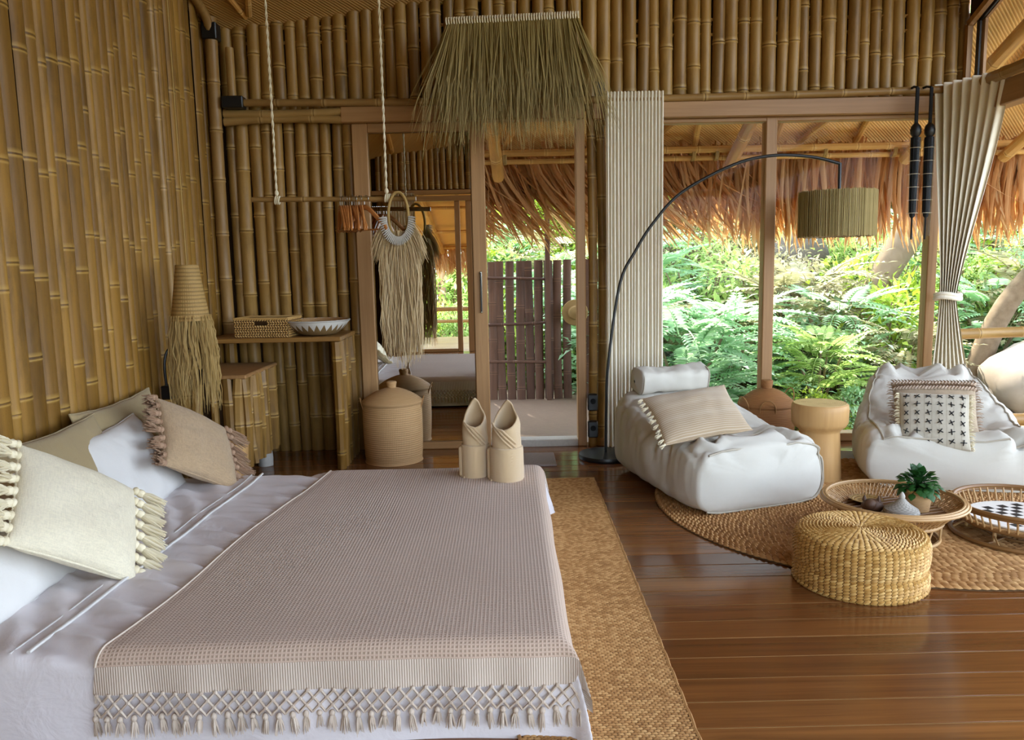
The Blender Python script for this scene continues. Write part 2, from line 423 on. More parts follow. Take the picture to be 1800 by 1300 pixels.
# mat ceiling: diagonal split-cane rows
def m_mat(name, a, b, ang):
    k = NT(name); v = k.coord()
    v2 = k.mapv(v, (1,1,1), (0,0,0), (0,0,ang))
    w = k.wave(v2, 16, .6, 'X'); f = k.noise(k.mapv(v2, (40, 1.2, 1)), 1, 4, .6)
    c = k.mix(f, a, b)
    c = k.mix(k.math('MULTIPLY', k.ramp(w, [(.0, g(1)), (.3, g(0))]), .5), c, tuple(x*.35 for x in a[:3])+(1,))
    return k.shade(c, .6, k.bump(w, .4, .008), .3)
MT['mat'] = m_mat('mat_ceiling', hexc('#a9804a'), hexc('#c49c62'), .7)
MT['mat_out'] = m_mat('mat_eave', hexc('#e0ac66'), hexc('#f0c98c'), .8)
MT['concrete'] = m_plain('pale_terrazzo', hexc('#c4bfb6'), .7, 0, .3, hexc('#a8a298'), 60)
MT['tile'] = m_plain('patio_terrazzo', hexc('#8a735e'), .6, 0, .3, hexc('#776251'), 25)
k = NT('hill_soil'); v = k.coord(); f = k.noise(v, 3, 6, .7); f2 = k.noise(v, 22, 4, .6)
c = k.ramp(f, [(.3, hexc('#3d4a22')), (.5, hexc('#6a6a3a')), (.65, hexc('#8a7a55')), (.8, hexc('#5c7034'))])
c = k.mix(k.math('MULTIPLY', f2, .6), c, hexc('#3a3a20'))
MT['soil'] = k.shade(c, .95, k.bump(f2, 1, .05), .1)
MT['rock'] = m_plain('pale_granite', hexc('#b8aa98'), .85, 0, .2, hexc('#7d7264'), 3)
MT['rock_dk'] = m_plain('dark_granite', hexc('#6f675c'), .85, 0, .2, hexc('#3f3a34'), 4)
MT['trunk'] = m_plain('tree_bark', hexc('#8d7a62'), .9, 0, .2, hexc('#54442f'), 12)
def m_leaf(name, a, b, c_, tr=.35): return m_strand(name, a, b, c_, .5, tr, .4)
MT['lf_mint'] = m_leaf('leaf_mint', hexc('#84b07c'), hexc('#aad0a0'), hexc('#d2e8ca'))
MT['lf_green'] = m_leaf('leaf_green', hexc('#7c9c50'), hexc('#a6c268'), hexc('#cede92'))
MT['lf_yellow'] = m_leaf('leaf_yellow_green', hexc('#7f9a2e'), hexc('#a4bd3c'), hexc('#cbd968'))
MT['lf_olive'] = m_leaf('leaf_olive', hexc('#84805a'), hexc('#aaa478'), hexc('#d2c8a4'))
MT['lf_dark'] = m_leaf('leaf_dark_glossy', hexc('#143412'), hexc('#1f4a1a'), hexc('#326428'), .12)

MT['under_thatch'] = m_plain('under_thatch_brown', hexc('#7d5230'), .9, 0, .1, hexc('#54351c'), 20)

MT['joint'] = m_plain('pale_joint_tan', hexc('#b98f5c'), .5, 0, .4, hexc('#9a7142'), 12)  # pale tan that shows between the floor planks

# ================================================================== STRUCTURE
XL, XR, YF, YB = -2.05, 3.25, 5.82, -0.85
def struct(o): return tag(o, kind='structure')

def culm(L, r, n=8, a0=0.0, a1=2*math.pi, seed=0, flat=1.0, bow=.004, gap=(.26, .42)):
    """A bamboo culm along +z with swollen joints; a partial arc gives a split culm."""
    q = random.Random(seed); m = MB(); full = abs(a1-a0-2*math.pi) < 1e-6
    nodes = []; z = q.uniform(.05, gap[1])
    while z < L-.03:
        nodes.append(z); z += q.uniform(*gap)
    rings = [(0, 1, 0)]
    for z in nodes:
        rings += [(z-.014, .98, 0), (z-.005, 1.07, 1), (z+.004, 1.0, -1), (z+.010, 1.05, .8), (z+.03, .985, 0)]
    rings.append((L, .97, 0))
    rings = [t for t in rings if 0 <= t[0] <= L]
    bx, by = q.uniform(-bow, bow), q.uniform(-bow, bow)
    cnt = n if full else n+1; vs = []
    for (z, s, w) in rings:
        t = math.sin(math.pi*z/L)
        tz = q.uniform(-.002, .002) if w else 0
        for k_ in range(cnt):
            a = a0+(a1-a0)*k_/n
            vs.append((r*s*math.cos(a)+bx*t*6, r*s*math.sin(a)*flat+by*t*6, z+tz))
    fs = []
    for i in range(len(rings)-1):
        for k_ in range(n):
            l = (k_+1) % cnt
            fs.append((i*cnt+k_, i*cnt+l, (i+1)*cnt+l, (i+1)*cnt+k_))
    if full:
        fs.append(tuple(range(cnt))[::-1]); fs.append(tuple((len(rings)-1)*cnt+k_ for k_ in range(cnt)))
    b = m.add(vs, fs)
    for i, t in enumerate(rings):
        if t[2]:
            for k_ in range(cnt): m.ring[b+i*cnt+k_] = t[2]
    return m

# floor: a pale tan bed with every teak plank laid on it
fl = MB().box(XL-.2, XR+.05, YB-.1, YF+.02, -.08, -.0025).build('floor', MT['joint'], smooth=False); struct(fl)
pw = .139
pm = {}
for L in (5.45, 3.1, 2.35):
    pm[L] = [MB().box(0, L-.003, 0, pw-.0065, -.0024, 0, .001).mesh('plank', MT['floor'], True, 30) for _ in range(1)][0]
y = YB-.05; row = 0
while y < YF-.02:
    q = R.random()
    segs = (5.45,)
    x = XL-.15
    for L in segs:
        inst('plank', pm[L], fl, (x, y, R.uniform(-.0006, .0006))); x += L
    y += pw; row += 1

# left wall: flattened split culms on a dark backing
wl = MB().box(XL-.08, XL-.045, YB-.1, YF+.05, -.05, 4.6).build('wall_left', MT['dark'], smooth=False); struct(wl)
vl = [culm(4.5, .050, 6, -math.pi*.42, math.pi*.42, 100+i, .75, .002, (.35, .62)).mesh('bamboo_culm', MT['bam_left']) for i in range(14)]
y = YB-.05; prev = -1
while y < YF:
    w = R.uniform(.055, .105)
    if 4.80 < y+w/2 < 4.86: y += .035
    i = R.randrange(14)
    o = inst('bamboo_culm', vl[i], wl, (XL-.022+R.uniform(-.005, .005), y+w/2, -.03+R.uniform(-.25, 0)), (0, R.uniform(-.002, .002), 0), (.5, w/.0705, 1))
    y += w*.985
# the round pole that covers the panel joint
struct(culm(4.4, .024, 10, seed=5).build('trim_pole', MT['bam_pole'], loc=(XL+.008, 4.885, 0)))

# far wall: upper band of round poles, lower-left band
wf = MB()
wf.box(XL-.05, XR, YF+.05, YF+.08, 2.42, 4.4); wf.box(XL-.05, -1.10, YF+.05, YF+.08, -.05, 2.42)
wf = wf.build('wall_far', MT['dark'], smooth=False); struct(wf)
vf = [culm(1.55, .047, 10, math.pi, 2*math.pi, 200+i, 1.0, .002, (.28, .5)).mesh('bamboo_pole', MT['bam_far']) for i in range(12)]
x = XL+.06
while x < XR-.02:
    w = R.uniform(.078, .102)
    inst('bamboo_pole', vf[R.randrange(12)], wf, (x+w/2, YF+.035+R.uniform(-.012, .008), 2.47-R.uniform(0, .04)), (R.uniform(-.004, .004), R.uniform(-.004, .004), 0), (w/.094, w/.094, 1))
    x += w*.99
vg = [culm(2.5, .047, 10, math.pi, 2*math.pi, 240+i, 1.0, .002, (.3, .55)).mesh('bamboo_pole', MT['bam_far']) for i in range(8)]
x = XL+.06
while x < -1.14:
    w = R.uniform(.075, .098)
    inst('bamboo_pole', vg[R.randrange(8)], wf, (x+w/2, YF+.035+R.uniform(-.012, .008), -.02), (R.uniform(-.003, .003), R.uniform(-.004, .004), 0), (w/.094, w/.094, 1))
    x += w*.99

def hpole(L, r, seed, n=10): # culm lying along +x
    m = culm(L, r, n, seed=seed); m.v = [(z, y_, x_) for (x_, y_, z) in m.v]; m.f = [tuple(reversed(q)) for q in m.f]; return m
MT['bam_x'] = m_bamboo('bamboo_pole_across', (hexc('#8f6c3c'), hexc('#9e7a46'), hexc('#ad8a52')), hexc('#c0a068'), hexc('#4a3418'), .4, 0, .7, .35)
MT['bam_y'] = m_bamboo('bamboo_pole_deep', (hexc('#8f6c3c'), hexc('#9e7a46'), hexc('#ad8a52')), hexc('#c0a068'), hexc('#4a3418'), .4, 1, .7, .35)
MT['bam_rx'] = m_bamboo('bamboo_rafter_across', (hexc('#b5813f'), hexc('#c6924e'), hexc('#d3a561')), hexc('#dcb878'), hexc('#6a4522'), .45, 0, .7, .35)
struct(hpole(5.15, .026, 31).build('trim_rail', MT['bam_x'], loc=(-1.9, YF-.12, 2.487)))
t = hpole(.82, .03, 33).build('trim_lintel', MT['bam_x'], loc=(-1.95, YF-.07, 2.425)); struct(t)
o = hpole(.82, .03, 34).build('bamboo_pole', MT['bam_x'], t, loc=(0, 0, -.056))
struct(MB().box(.62, XR, YF-.1, YF+.04, 2.335, 2.45, .006).build('trim_beam', MT['framex']))
# bamboo posts beside the door and in the corner
tp = empty('trim_posts', (.58, 0, 0), kind='structure')
for i, (x, r) in enumerate(((.03, .032), (.09, .034))):
    culm(2.45, r, 10, seed=50+i).build('bamboo_pole', MT['bam_far'], tp, loc=(x, YF-.02, 0))
struct(culm(3.05, .043, 12, seed=61).build('trim_corner', MT['bam_pole'], loc=(-1.985, 5.70, 0)))
struct(culm(.34, .03, 10, seed=62).build('trim_stub', MT['bam_pole'], loc=(-1.875, 5.72, 2.515)))
o = MB().tube(spline([(-2.01, 5.15, 3.24), (-2.01, 5.5, 3.12), (-1.99, 5.64, 3.03), (-1.985, 5.70, 2.9)], 14), .03, 10).build('trim_cornice', MT['bam_pole']); struct(o)

# ceiling of woven mat on bamboo rafters: two slopes
def zin(x, y):
    a = 2.99 + min(x-XL, 1.75)*.115
    return a + .42*(YF-y) if y >= 2.5 else a + .42*(YF-2.5)*(y-YB)/(2.5-YB)
gx = np.linspace(XL-.1, XR+.3, 24)
def slope(ys):
    P = np.zeros((len(gx), len(ys), 3))
    for i, x in enumerate(gx):
        for j, y in enumerate(ys): P[i, j] = (x, y, zin(x, y))
    return P
ce = MB(); ce.grid(slope(np.linspace(YF+.06, 2.5, 8))); ce.grid(slope(np.linspace(2.5, YB-.08, 8)))
ce = ce.build('ceiling', MT['mat']); struct(ce)
def beam_between(a, b, r, seed, name, mat, parent, n=8):
    a = Vector(a); b = Vector(b); d = b-a
    o = culm(d.length, r, n, seed=seed).build(name, mat, parent)
    o.location = a; o.rotation_mode = 'QUATERNION'; o.rotation_quaternion = d.to_track_quat('Z', 'Y'); return o
def rafter(x0, y0, x1, y1, r, seed):
    beam_between((x0, y0, zin(x0, y0)-r*.8), (x1, y1, zin(x1, y1)-r*.8), r, seed, 'bamboo_rafter', MT['bam_rafter'], ce)
for i, (x0, y0, x1, y1, r) in enumerate(((-.98, 5.55, -1.15, 2.6, .05), (-1.35, 5.6, -1.75, 5.0, .018), (-.55, 5.62, -1.0, 4.9, .02), (-1.75, 5.72, -2.0, 4.6, .02),
        (-1.72, 5.7, -1.45, 4.9, .022), (.4, 5.6, .4, 2.6, .05), (2.0, 5.6, 2.0, 2.6, .05), (-.1, 5.6, .35, 4.8, .02),
        (-1.7, -.7, -1.7, 2.4, .045), (-.6, -.7, -.6, 2.4, .045), (.8, -.7, .8, 2.4, .045), (2.3, -.7, 2.3, 2.4, .045), (-1.2, -.7, -.7, 1.0, .02), (-.1, -.7, -.5, .8, .02))):
    rafter(x0, y0, x1, y1, r, 300+i)

# black joint boxes on the corner poles
def black_box(name, c, s, label):
    o = MB().box(c[0]-s[0], c[0]+s[0], c[1]-s[1], c[1]+s[1], c[2]-s[2], c[2]+s[2], .006).build(name, MT['black'])
    tag(o, label, 'bracket')
black_box('joint_box', (-1.985, 5.70, 2.955), (.05, .05, .055), 'black square box gripping the corner bamboo pole up under the ceiling')
black_box('joint_box', (-1.86, 5.70, 2.487), (.072, .045, .04), 'black wrapped joint at the corner end of the horizontal bamboo rail')
black_box('joint_box', (.66, 5.69, 2.53), (.035, .03, .045), 'black box on the rail beside the ivory curtain and straw fringe')

# sliding door with the mirror, its frame, and the open doorway
d1 = empty('door_1', (-.6, YF, 0), kind='structure')
def fr(name, x0, x1, z0, z1, y0=-.05, y1=.01, mat='frame', p=d1, ox=-.6):
    return MB().box(x0-ox, x1-ox, y0, y1, z0, z1, .006).build(name, MT[mat], p)
fr('lintel', -1.135, .56, 2.345, 2.455, -.10, .03, 'framex')
fr('stile', -1.075, -.965, 0, 2.345); fr('stile', -.245, -.145, 0, 2.345)
fr('top_rail', -.965, -.245, 2.28, 2.345, mat='framex'); fr('bottom_rail', -.965, -.245, .0, .055, mat='framex')
fr('mirror_pane', -.965, -.245, .055, 2.28, -.022, -.012, 'mirror')
fr('jamb', .50, .565, 0, 2.345, -.05, .06)
h = fr('handle', -.2, -.182, 1.0, 1.3, -.062, -.05, 'chrome')
MB().box(-.004, .004, -.002, .002, -.14, .14).build('handle_recess', MT['black'], h, loc=(.409, -.064, 1.15))
struct(MB().box(-.2, .56, YF-.03, YF+.1, -.02, .05, .006).build('trim_threshold', MT['concrete']))
# fixed window: frame and two panes
w1 = empty('window_1', (1.9, YF, 0), kind='structure')
def wfr(name, x0, x1, z0, z1, y0=-.045, y1=.045, mat='frame'): return fr(name, x0, x1, z0, z1, y0, y1, mat, w1, 1.9)
wfr('stile', 1.03, 1.10, .05, 2.335); wfr('mullion', 1.845, 1.925, .06, 2.335, -.05, .05); wfr('stile', 3.03, 3.10, .05, 2.335); wfr('stile', XR-.08, XR, .05, 2.45)
wfr('sill', .66, XR, 0, .06, -.07, .06, 'framex'); wfr('head', .66, XR, 2.305, 2.335, -.045, .045, 'framex')
wfr('pane', 1.10, 1.845, .06, 2.305, -.004, .004, 'glass'); wfr('pane', 1.925, 3.03, .06, 2.305, -.004, .004, 'glass')
wfr('pane', .70, 1.03, .06, 2.305, -.004, .004, 'glass')

# right side: open wall under a beam, glazed gable above it
rb = MB().box(XR-.04, XR+.08, YB, YF+.05, 2.30, 2.46, .006).build('trim_beam_right', MT['framey']); struct(rb)
beam_between((XR-.06, YF-.05, 2.485), (XR-.06, YB, 2.485), .04, 71, 'bamboo_pole', MT['bam_pole'], rb)
w2 = empty('window_2', (XR, 0, 0), kind='structure')
zg = lambda y: 2.93+.42*(YF-.02-y)
for dx, wd, mt in ((0, .035, 'frame'), (.045, .012, 'black'), (.07, .02, 'frame')):
    m = MB()
    m.box(dx-wd/2, dx+wd/2, YF-.05-dx, YF-.01-dx, 2.46, zg(YF-.03-dx)).build('gable_stile', MT[mt], w2)
    beam = MB()
    a = Vector((dx, YF-.03-dx, zg(YF-.03-dx))); b = Vector((dx, 2.5, zg(2.5)))
    d = (b-a); q = d.to_track_quat('Z', 'X').to_matrix().to_4x4(); q.translation = a
    beam.box(-.02, .02, -wd/2, wd/2, 0, d.length, 0, q).build('gable_rail', MT[mt], w2)
m = MB(); m.add([(.05, 5.75, 2.46), (.05, 5.75, zg(5.75)), (.05, 2.5, zg(2.5)), (.05, 2.5, 2.46)], [(0,1,2,3)])
m.build('pane', MT['glass'], w2, smooth=False)
# boarding between the gable frame and the roof
m = MB(); m.add([(XR+.02, YF, 2.99), (XR+.02, YF, 3.4), (XR+.02, 2.5, 4.65), (XR+.02, 2.5, 4.36), (XR+.02, YB, 3.3), (XR+.02, YB, 2.6), (XR+.02, 2.5, 4.36)], [(0,1,2,3), (2,4,5,6)])
struct(m.build('wall_right', MT['dark'], smooth=False))

# back wall behind the camera: bamboo band above a glazed opening (seen in the mirror)
wb = MB().box(XL-.05, XR, YB-.08, YB-.05, 2.48, 4.4); wb.box(XL-.05, -1.75, YB-.08, YB-.05, -.05, 2.48)
wb = wb.build('wall_back', MT['dark'], smooth=False); struct(wb)
x = XL+.06
while x < XR-.02:
    w = R.uniform(.08, .1)
    inst('bamboo_pole', vf[R.randrange(12)], wb, (x+w/2, YB-.03, 2.5), (0, 0, math.pi), (w/.094, w/.094, 1)); x += w
x = XL+.06
while x < -1.8:
    inst('bamboo_pole', vg[R.randrange(8)], wb, (x+.045, YB-.03, 0), (0, 0, math.pi)); x += .09
b1 = MB().box(XL, XR, YB-.06, YB+.05, 2.32, 2.40, .005).box(XL, XR, YB-.05, YB+.03, 2.42, 2.49, .005).build('trim_beam_back', MT['framex']); struct(b1)
d2 = empty('door_2', (-1.2, YB, 0), kind='structure')
for nm, x0, x1, z0, z1, mt in (('stile', -1.75, -1.68, 0, 2.32, 'frame'), ('stile', -.79, -.71, 0, 2.32, 'frame'), ('stile', -.62, -.53, 0, 2.32, 'frame'),
                               ('bottom_rail', -1.68, -.79, 0, .05, 'framex')):
    fr(nm, x0, x1, z0, z1, -.03, .03, mt, d2, -1.2)
fr('pane', -1.68, -.79, .05, 2.32, -.004, .004, 'glass', d2, -1.2)

# ================================================================== OUTSIDE SHELL
# patio behind the doorway, terrace on the right, deck behind
struct(MB().box(-2.4, .95, YF+.08, 8.6, -.12, -.02).build('patio', MT['tile'], smooth=False))
def deck(name, x0, x1, y0, y1, z=0.0):
    b = MB().box(x0, x1, y0, y1, z-.1, z-.025).build(name, MT['dark'], smooth=False); struct(b)
    me = MB().box(0, x1-x0, 0, .134, -.025, 0, .003).mesh('plank', MT['deck'], True, 30)
    y = y0
    while y < y1-.05:
        inst('plank', me, b, (x0, y, z)); y += .14
    return b
deck('terrace_deck', XR+.06, 6.2, 1.6, 6.18, -.004)
deck('back_deck', -2.6, 3.4, -3.7, YB-.1, -.02)
# eave: matting, rafters, purlins
def zo(y): return 2.36+.43*(7.15-y)
def zb(y): return 1.66+.36*(y+3.5)
er = empty('terrace_roof', (0, 7.15, 2.36), kind='structure')
def panel(x0, x1, y0, y1, f, name, p, o=(0, 7.15, 2.36)):
    P = np.zeros((12, 6, 3))
    for i, x in enumerate(np.linspace(x0, x1, 12)):
        for j, y in enumerate(np.linspace(y0, y1, 6)): P[i, j] = (x-o[0], y-o[1], f(y)-o[2])
    m = MB(); m.grid(P); P2 = P.copy(); P2[:, :, 2] += .10; m.grid(P2[::-1]); return m.build(name, MT['mat_out'], p)
panel(-3.0, XR+.05, 7.3, YF+.02, zo, 'mat_panel', er); panel(XR+.05, 6.6, 7.3, 3.4, zo, 'mat_panel', er)
O = Vector((0, 7.15, 2.36))
def ob(a, b, r, s, nm='bamboo_rafter', p=er, o=O, mat='bam_rafter'):
    return beam_between(Vector(a)-o, Vector(b)-o, r, s, nm, MT[mat], p)
i = 0
for x0, r in ((-1.6, .05), (-.06, .05), (1.95, .055), (3.45, .055), (4.3, .05), (5.4, .05)):
    y1 = YF+.05 if x0 < XR else 3.6
    ob((x0, 7.03, zo(7.03)-(.33 if x0 < 1 else .24)), (x0+.06*(x0-1), y1, zo(y1)-.07), r, 400+i); i += 1
for k_, (xa, xb) in enumerate(((-.45, .1), (.0, .42), (.95, .6), (1.25, 1.75), (1.65, 1.5), (2.35, 2.25), (2.55, 3.0), (3.05, 2.95), (3.7, 4.4), (4.0, 3.6), (4.7, 5.3), (5.0, 4.6))):
    y1 = YF+.1 if xa < XR else 4.6
    ob((xa, 7.1, zo(7.1)-.04), (xb, y1, zo(y1)-.04), .027, 430+k_, 'bamboo_strut')
for k_, (yy, r, dz) in enumerate(((7.02, .03, -.13), (7.08, .022, -.17), (6.5, .024, -.05))):
    ob((-2.8, yy, zo(yy)+dz), (6.4, yy, zo(yy)+dz), r, 450+k_, 'bamboo_purlin')
ob((XR+.3, 5.4, zo(5.4)-.05), (6.4, 5.4, zo(5.4)-.05), .03, 460, 'bamboo_purlin'); ob((XR+.3, 4.4, zo(4.4)-.05), (6.4, 4.4, zo(4.4)-.05), .03, 461, 'bamboo_purlin')
# lashings where the two purlins meet the struts
lash = MB()
for a in range(7): lash.tube([(.055*math.cos(t_)*1.0, .055*math.sin(t_)*1.2, -.012+.004*a) for t_ in np.linspace(0, 2*math.pi, 11)[:-1]], .005, 4, closed=True)
lm = lash.mesh('lashing', MT['straw'])
for x in (.0, 1.62, 1.82, 2.75, 3.35, 4.2, 4.9): inst('lashing', lm, er, Vector((x, 7.05, zo(7.05)-.15))-O, (0, math.pi/2, 0))
# thatch fringe along the eave
def leaf_strip(L, w, sweep, curl, seed, segs=5):
    q = random.Random(seed); m = MB(); vs = []; ph = q.uniform(0, 6)
    for i in range(segs+1):
        t = i/segs; ww = w*(1-.15*t)*(1 if t < .75 else (1-t)/.25*.9+.1)
        cx = sweep*t**1.5 + .012*math.sin(3*t+ph); cy = curl*math.sin(t*2.4)+.05*t; cz = -L*(t - .12*abs(sweep)*t*t)
        tw = ph+q.uniform(-.3, .3)+t*.8
        dx, dy = math.cos(tw)*ww/2, math.sin(tw)*ww/2*.6
        vs += [(cx-dx, cy-dy, cz), (cx+dy*.4, cy-ww*.18, cz), (cx+dx, cy+dy, cz)]
    fs = []
    for i in range(segs):
        a = i*3
        fs += [(a, a+1, a+4, a+3), (a+1, a+2, a+5, a+4)]
    m.add(vs, fs); return m
def thatch_run(name, label_kind, x0, x1, yb, ztop, n_single, n_mass, seed, sw, parent, o, facing=1, drop=(.62, .92)):
    q = random.Random(seed)
    var = [leaf_strip(1.0, .055, s, .08, seed*50+i) for i, s in enumerate((.35, .5, .6, .7, .85, 1.0))]
    var0 = [leaf_strip(1.0, .055, s, .08, seed*50+20+i) for i, s in enumerate((-.15, -.05, .05, .12, .2, .3))]
    me1 = [v_.mesh('palm_leaf', MT['thatch_obj'], True, 0) for v_ in var]; me0 = [v_.mesh('palm_leaf', MT['thatch_obj'], True, 0) for v_ in var0]
    mass = MB()
    for k_ in range(n_single+n_mass):
        x = q.uniform(x0, x1); s = sw(x); use = q.random() < s
        L = q.uniform(*drop); wdt = q.uniform(.9, 1.7)
        single = k_ < n_single
        yy = yb+(q.uniform(-.10, .0) if single else q.uniform(0, .22))*facing
        i = q.randrange(6); loc = Vector((x, yy, ztop+q.uniform(-.04, .1)))-Vector(o)
        if use: loc.x -= .28
        mtx = Matrix.Translation(loc) @ Euler((q.uniform(-.10, .10), q.uniform(-.06, .06), q.uniform(-.15, .15))).to_matrix().to_4x4() @ Matrix.Diagonal((L*(1 if use else .9), L*facing, L, 1)) @ Matrix.Diagonal((1, 1, 1, 1))
        if single:
            ob_ = bpy.data.objects.new('palm_leaf', (me1 if use else me0)[i]); COL.objects.link(ob_); ob_.parent = parent; ob_.matrix_local = mtx
        else:
            src = (var if use else var0)[i]; mass.add([mtx @ Vector(p) for p in src.v], src.f)
    tag(mass.build('thatch', MT['thatch'], parent, True, 0), kind='stuff')
thatch_run('eave', '', -2.2, 6.3, 7.16, zo(7.16)-.06, 290, 1700, 3, lambda x: .95 if x < 1.4 else max(.05, .95-(x-1.4)/1.1), er, O, 1)
# backing thatch so no sky shows through the eave's top
m = MB(); P = np.zeros((60, 4, 3))
for i, x in enumerate(np.linspace(-3, 6.5, 60)):
    for j in range(4): P[i, j] = (x, .27+.02*math.sin(x*7+j), .0-.14*j-(.03*math.sin(x*23+j) if j else -.1))
m.grid(P); m.build('thatch_layer', MT['under_thatch'], er)

# bamboo screen behind the doorway
sc = empty('screen_fence', (.2, 8.0, 0), label='tall brown bamboo slat screen across the patio behind the open doorway', cat='fence')
sm = [culm(1.40, .043, 6, math.pi, 2*math.pi, 500+i, .35, .002, (.3, .5)).mesh('slat', MT['slat']) for i in range(6)]
for i in range(17):
    x = -.92+i*.0945
    if x > .62: x += .03
    inst('slat', sm[i % 6], sc, (x-.2, R.uniform(-.01, .01), -.02+R.uniform(-.01, .015)), (R.uniform(-.008, .008), R.uniform(-.012, .012), 0), (R.uniform(.98, 1.08), 1, 1))
for z in (1.19, .76, .36): hpole(1.35, .014, int(z*100), 6).build('cross_rod', MT['slat'], sc, loc=(-1.15, -.03, z))
for x in (.40, -.75): MB().box(x-.225, x-.175, -.09, -.03, -.02, 2.2, .004).build('post', MT['slat'], sc)
for i in range(7):
    inst('slat', sm[i % 6], sc, (.72-.2+.13*i*.74, 0, -.02), (0, R.uniform(-.01, .01), 0), (.92, 1, 1))
m = MB().lathe([(.13, 0), (.125, .008), (.07, .02), (.06, .07), (.02, .09)], 18)
ht = m.build('straw_hat', MT['cap_weave']); ht.location = (.66, 7.86, .86); ht.rotation_euler = (rad(90), 0, 0)
tag(ht, 'round woven hat hung on the bamboo screen outside the doorway', 'hat')

# railing of the right terrace
tr = empty('terrace_railing', (4.6, 6.05, 0), label='bamboo railing along the terrace edge beyond the tied curtain', cat='railing')
hpole(3.0, .042, 81).build('top_rail', MT['bam_x'], tr, loc=(-1.25, 0, .745)); hpole(3.0, .05, 82).build('bottom_rail', MT['bam_x'], tr, loc=(-1.25, 0, .075))
for x in (-1.2, .2, 1.6): culm(.8, .04, 10, seed=83).build('post', MT['bam_pole'], tr, loc=(x, .06, 0))
# back terrace (seen in the mirror)
br = empty('back_terrace_roof', (-1.5, -2.3, 2.36), kind='structure')
OB = Vector((-1.5, -2.3, 2.36))
panel(-3.2, .3, -3.6, YB-.06, zb, 'mat_panel', br, OB)
for k_, (xa, xb) in enumerate(((-2.4, -2.2), (-1.75, -1.6), (-1.2, -1.35), (-.9, -.75), (-.3, -.3))):
    ob((xa, -3.55, zb(-3.55)-.06), (xb, YB-.1, zb(YB-.1)-.05), .035 if k_ % 2 else .045, 520+k_, 'bamboo_rafter', br, OB)
for yy in (-3.3, -2.5, -1.6): ob((-3, yy, zb(yy)-.08), (.3, yy, zb(yy)-.08), .028, int(540-yy), 'bamboo_purlin', br, OB)
thatch_run('back', '', -3.1, .3, -3.5, zb(-3.5)-.03, 0, 900, 9, lambda x: .1, br, OB, -1, (.35, .55))
rr = empty('back_railing', (-1.2, -3.45, 0), label='bamboo railing reflected in the mirror beyond the bed', cat='railing')
hpole(3.2, .04, 91).build('top_rail', MT['bam_x'], rr, loc=(-1.6, 0, .52)); hpole(3.2, .032, 92).build('middle_rail', MT['bam_x'], rr, loc=(-1.6, 0, .30))
for x in (-1.5, -.2, 1.1): culm(.7, .035, 8, seed=93).build('post', MT['bam_pole'], rr, loc=(x, -.04, -.02))

# ---------------------------------------------------------------- ground and hill
def gz(x, y):
    if y > 6.2:
        t = y-6.2
        z = -.55+.03*t+.028*t*t if t < 7 else -.55+.21+1.372+(t-7)*.62
    elif y < -3.6: z = -.6+.06*(-3.6-y)
    else: z = -.5
    if x > 6.3: z = z-.0*(x-6.3)
    return z+.14*nz((x, y, 0), .7)+.05*nz((x, y, 3), 2.1)
gxs = np.linspace(-14, 22, 110); gys = np.concatenate([np.linspace(-16, 6, 40), np.linspace(6.2, 30, 90)])
P = np.zeros((len(gxs), len(gys), 3))
for i, x in enumerate(gxs):
    for j, y in enumerate(gys): P[i, j] = (x, y, gz(x, y))
struct(MB().grid(P).build('hill_ground', MT['soil']))
struct(MB().box(.96, 6.4, 6.25, 7.5, -.9, -.36, .02).build('bounce_slab', MT['concrete']))  # pale slab added to bounce daylight up onto the eave matting

# ================================================================== PLANTS
def leaf4(m, base, d, up, L, w):
    """A pointed leaf: two folded halves."""
    d = d.normalized(); s = d.cross(up)
    s = s.normalized() if s.length > 1e-4 else d.orthogonal().normalized()
    n = s.cross(d)
    tip = base+d*L - n*L*.12; mid = base+d*L*.45
    m.add([base, mid+s*w*.5+n*w*.15, tip, mid-s*w*.5+n*w*.15, mid], [(0, 1, 4), (1, 2, 4), (4, 2, 3), (0, 4, 3)])
def frond(m, base, d, up, L, npair, lw, ll, droop=.35):
    d = d.normalized(); s = d.cross(up); s = s.normalized() if s.length > 1e-4 else d.orthogonal().normalized()
    n = s.cross(d)
    p = [base + d*L*t - n*L*droop*t*t for t in (0, .33, .66, 1)]
    m.tube(p, [.006, .005, .004, .002], 3, caps=False)
    for k_ in range(npair):
        t = .18+.82*k_/npair; c = base+d*L*t-n*L*droop*t*t
        f = math.sin(math.pi*min(1, .25+t*.75))*.6+.4
        for q in (-1, 1):
            leaf4(m, c, (d*.55+s*q-n*.15), n, ll*f, lw*f)
    leaf4(m, p[3], d-n*droop, n, ll*.8, lw*.8)
def bush_frond(seed, H=1.0, n=110, npair=9, L=.42, ll=.105, lw=.042):
    q = random.Random(seed); m = MB(); st = MB()
    for k_ in range(5):
        a = q.uniform(0, 6.3); st.tube([(0, 0, -.1), (.1*math.cos(a), .1*math.sin(a), H*.4), (.28*math.cos(a), .28*math.sin(a), H*.8)], [.02, .015, .008], 5)
    for k_ in range(n):
        a = q.uniform(0, 2*math.pi); z = H*q.uniform(.12, .95); rr = .42*math.sqrt(max(.05, 1-(z/H-.35)**2*1.5))
        e = q.uniform(-.1, .9); b = Vector((rr*.55*math.cos(a), rr*.55*math.sin(a), z))
        d = Vector((math.cos(a)*math.cos(e), math.sin(a)*math.cos(e), math.sin(e)))
        frond(m, b, d, Vector((0, 0, 1)), L*q.uniform(.7, 1.15), npair, lw, ll, q.uniform(.2, .5))
    return m, st
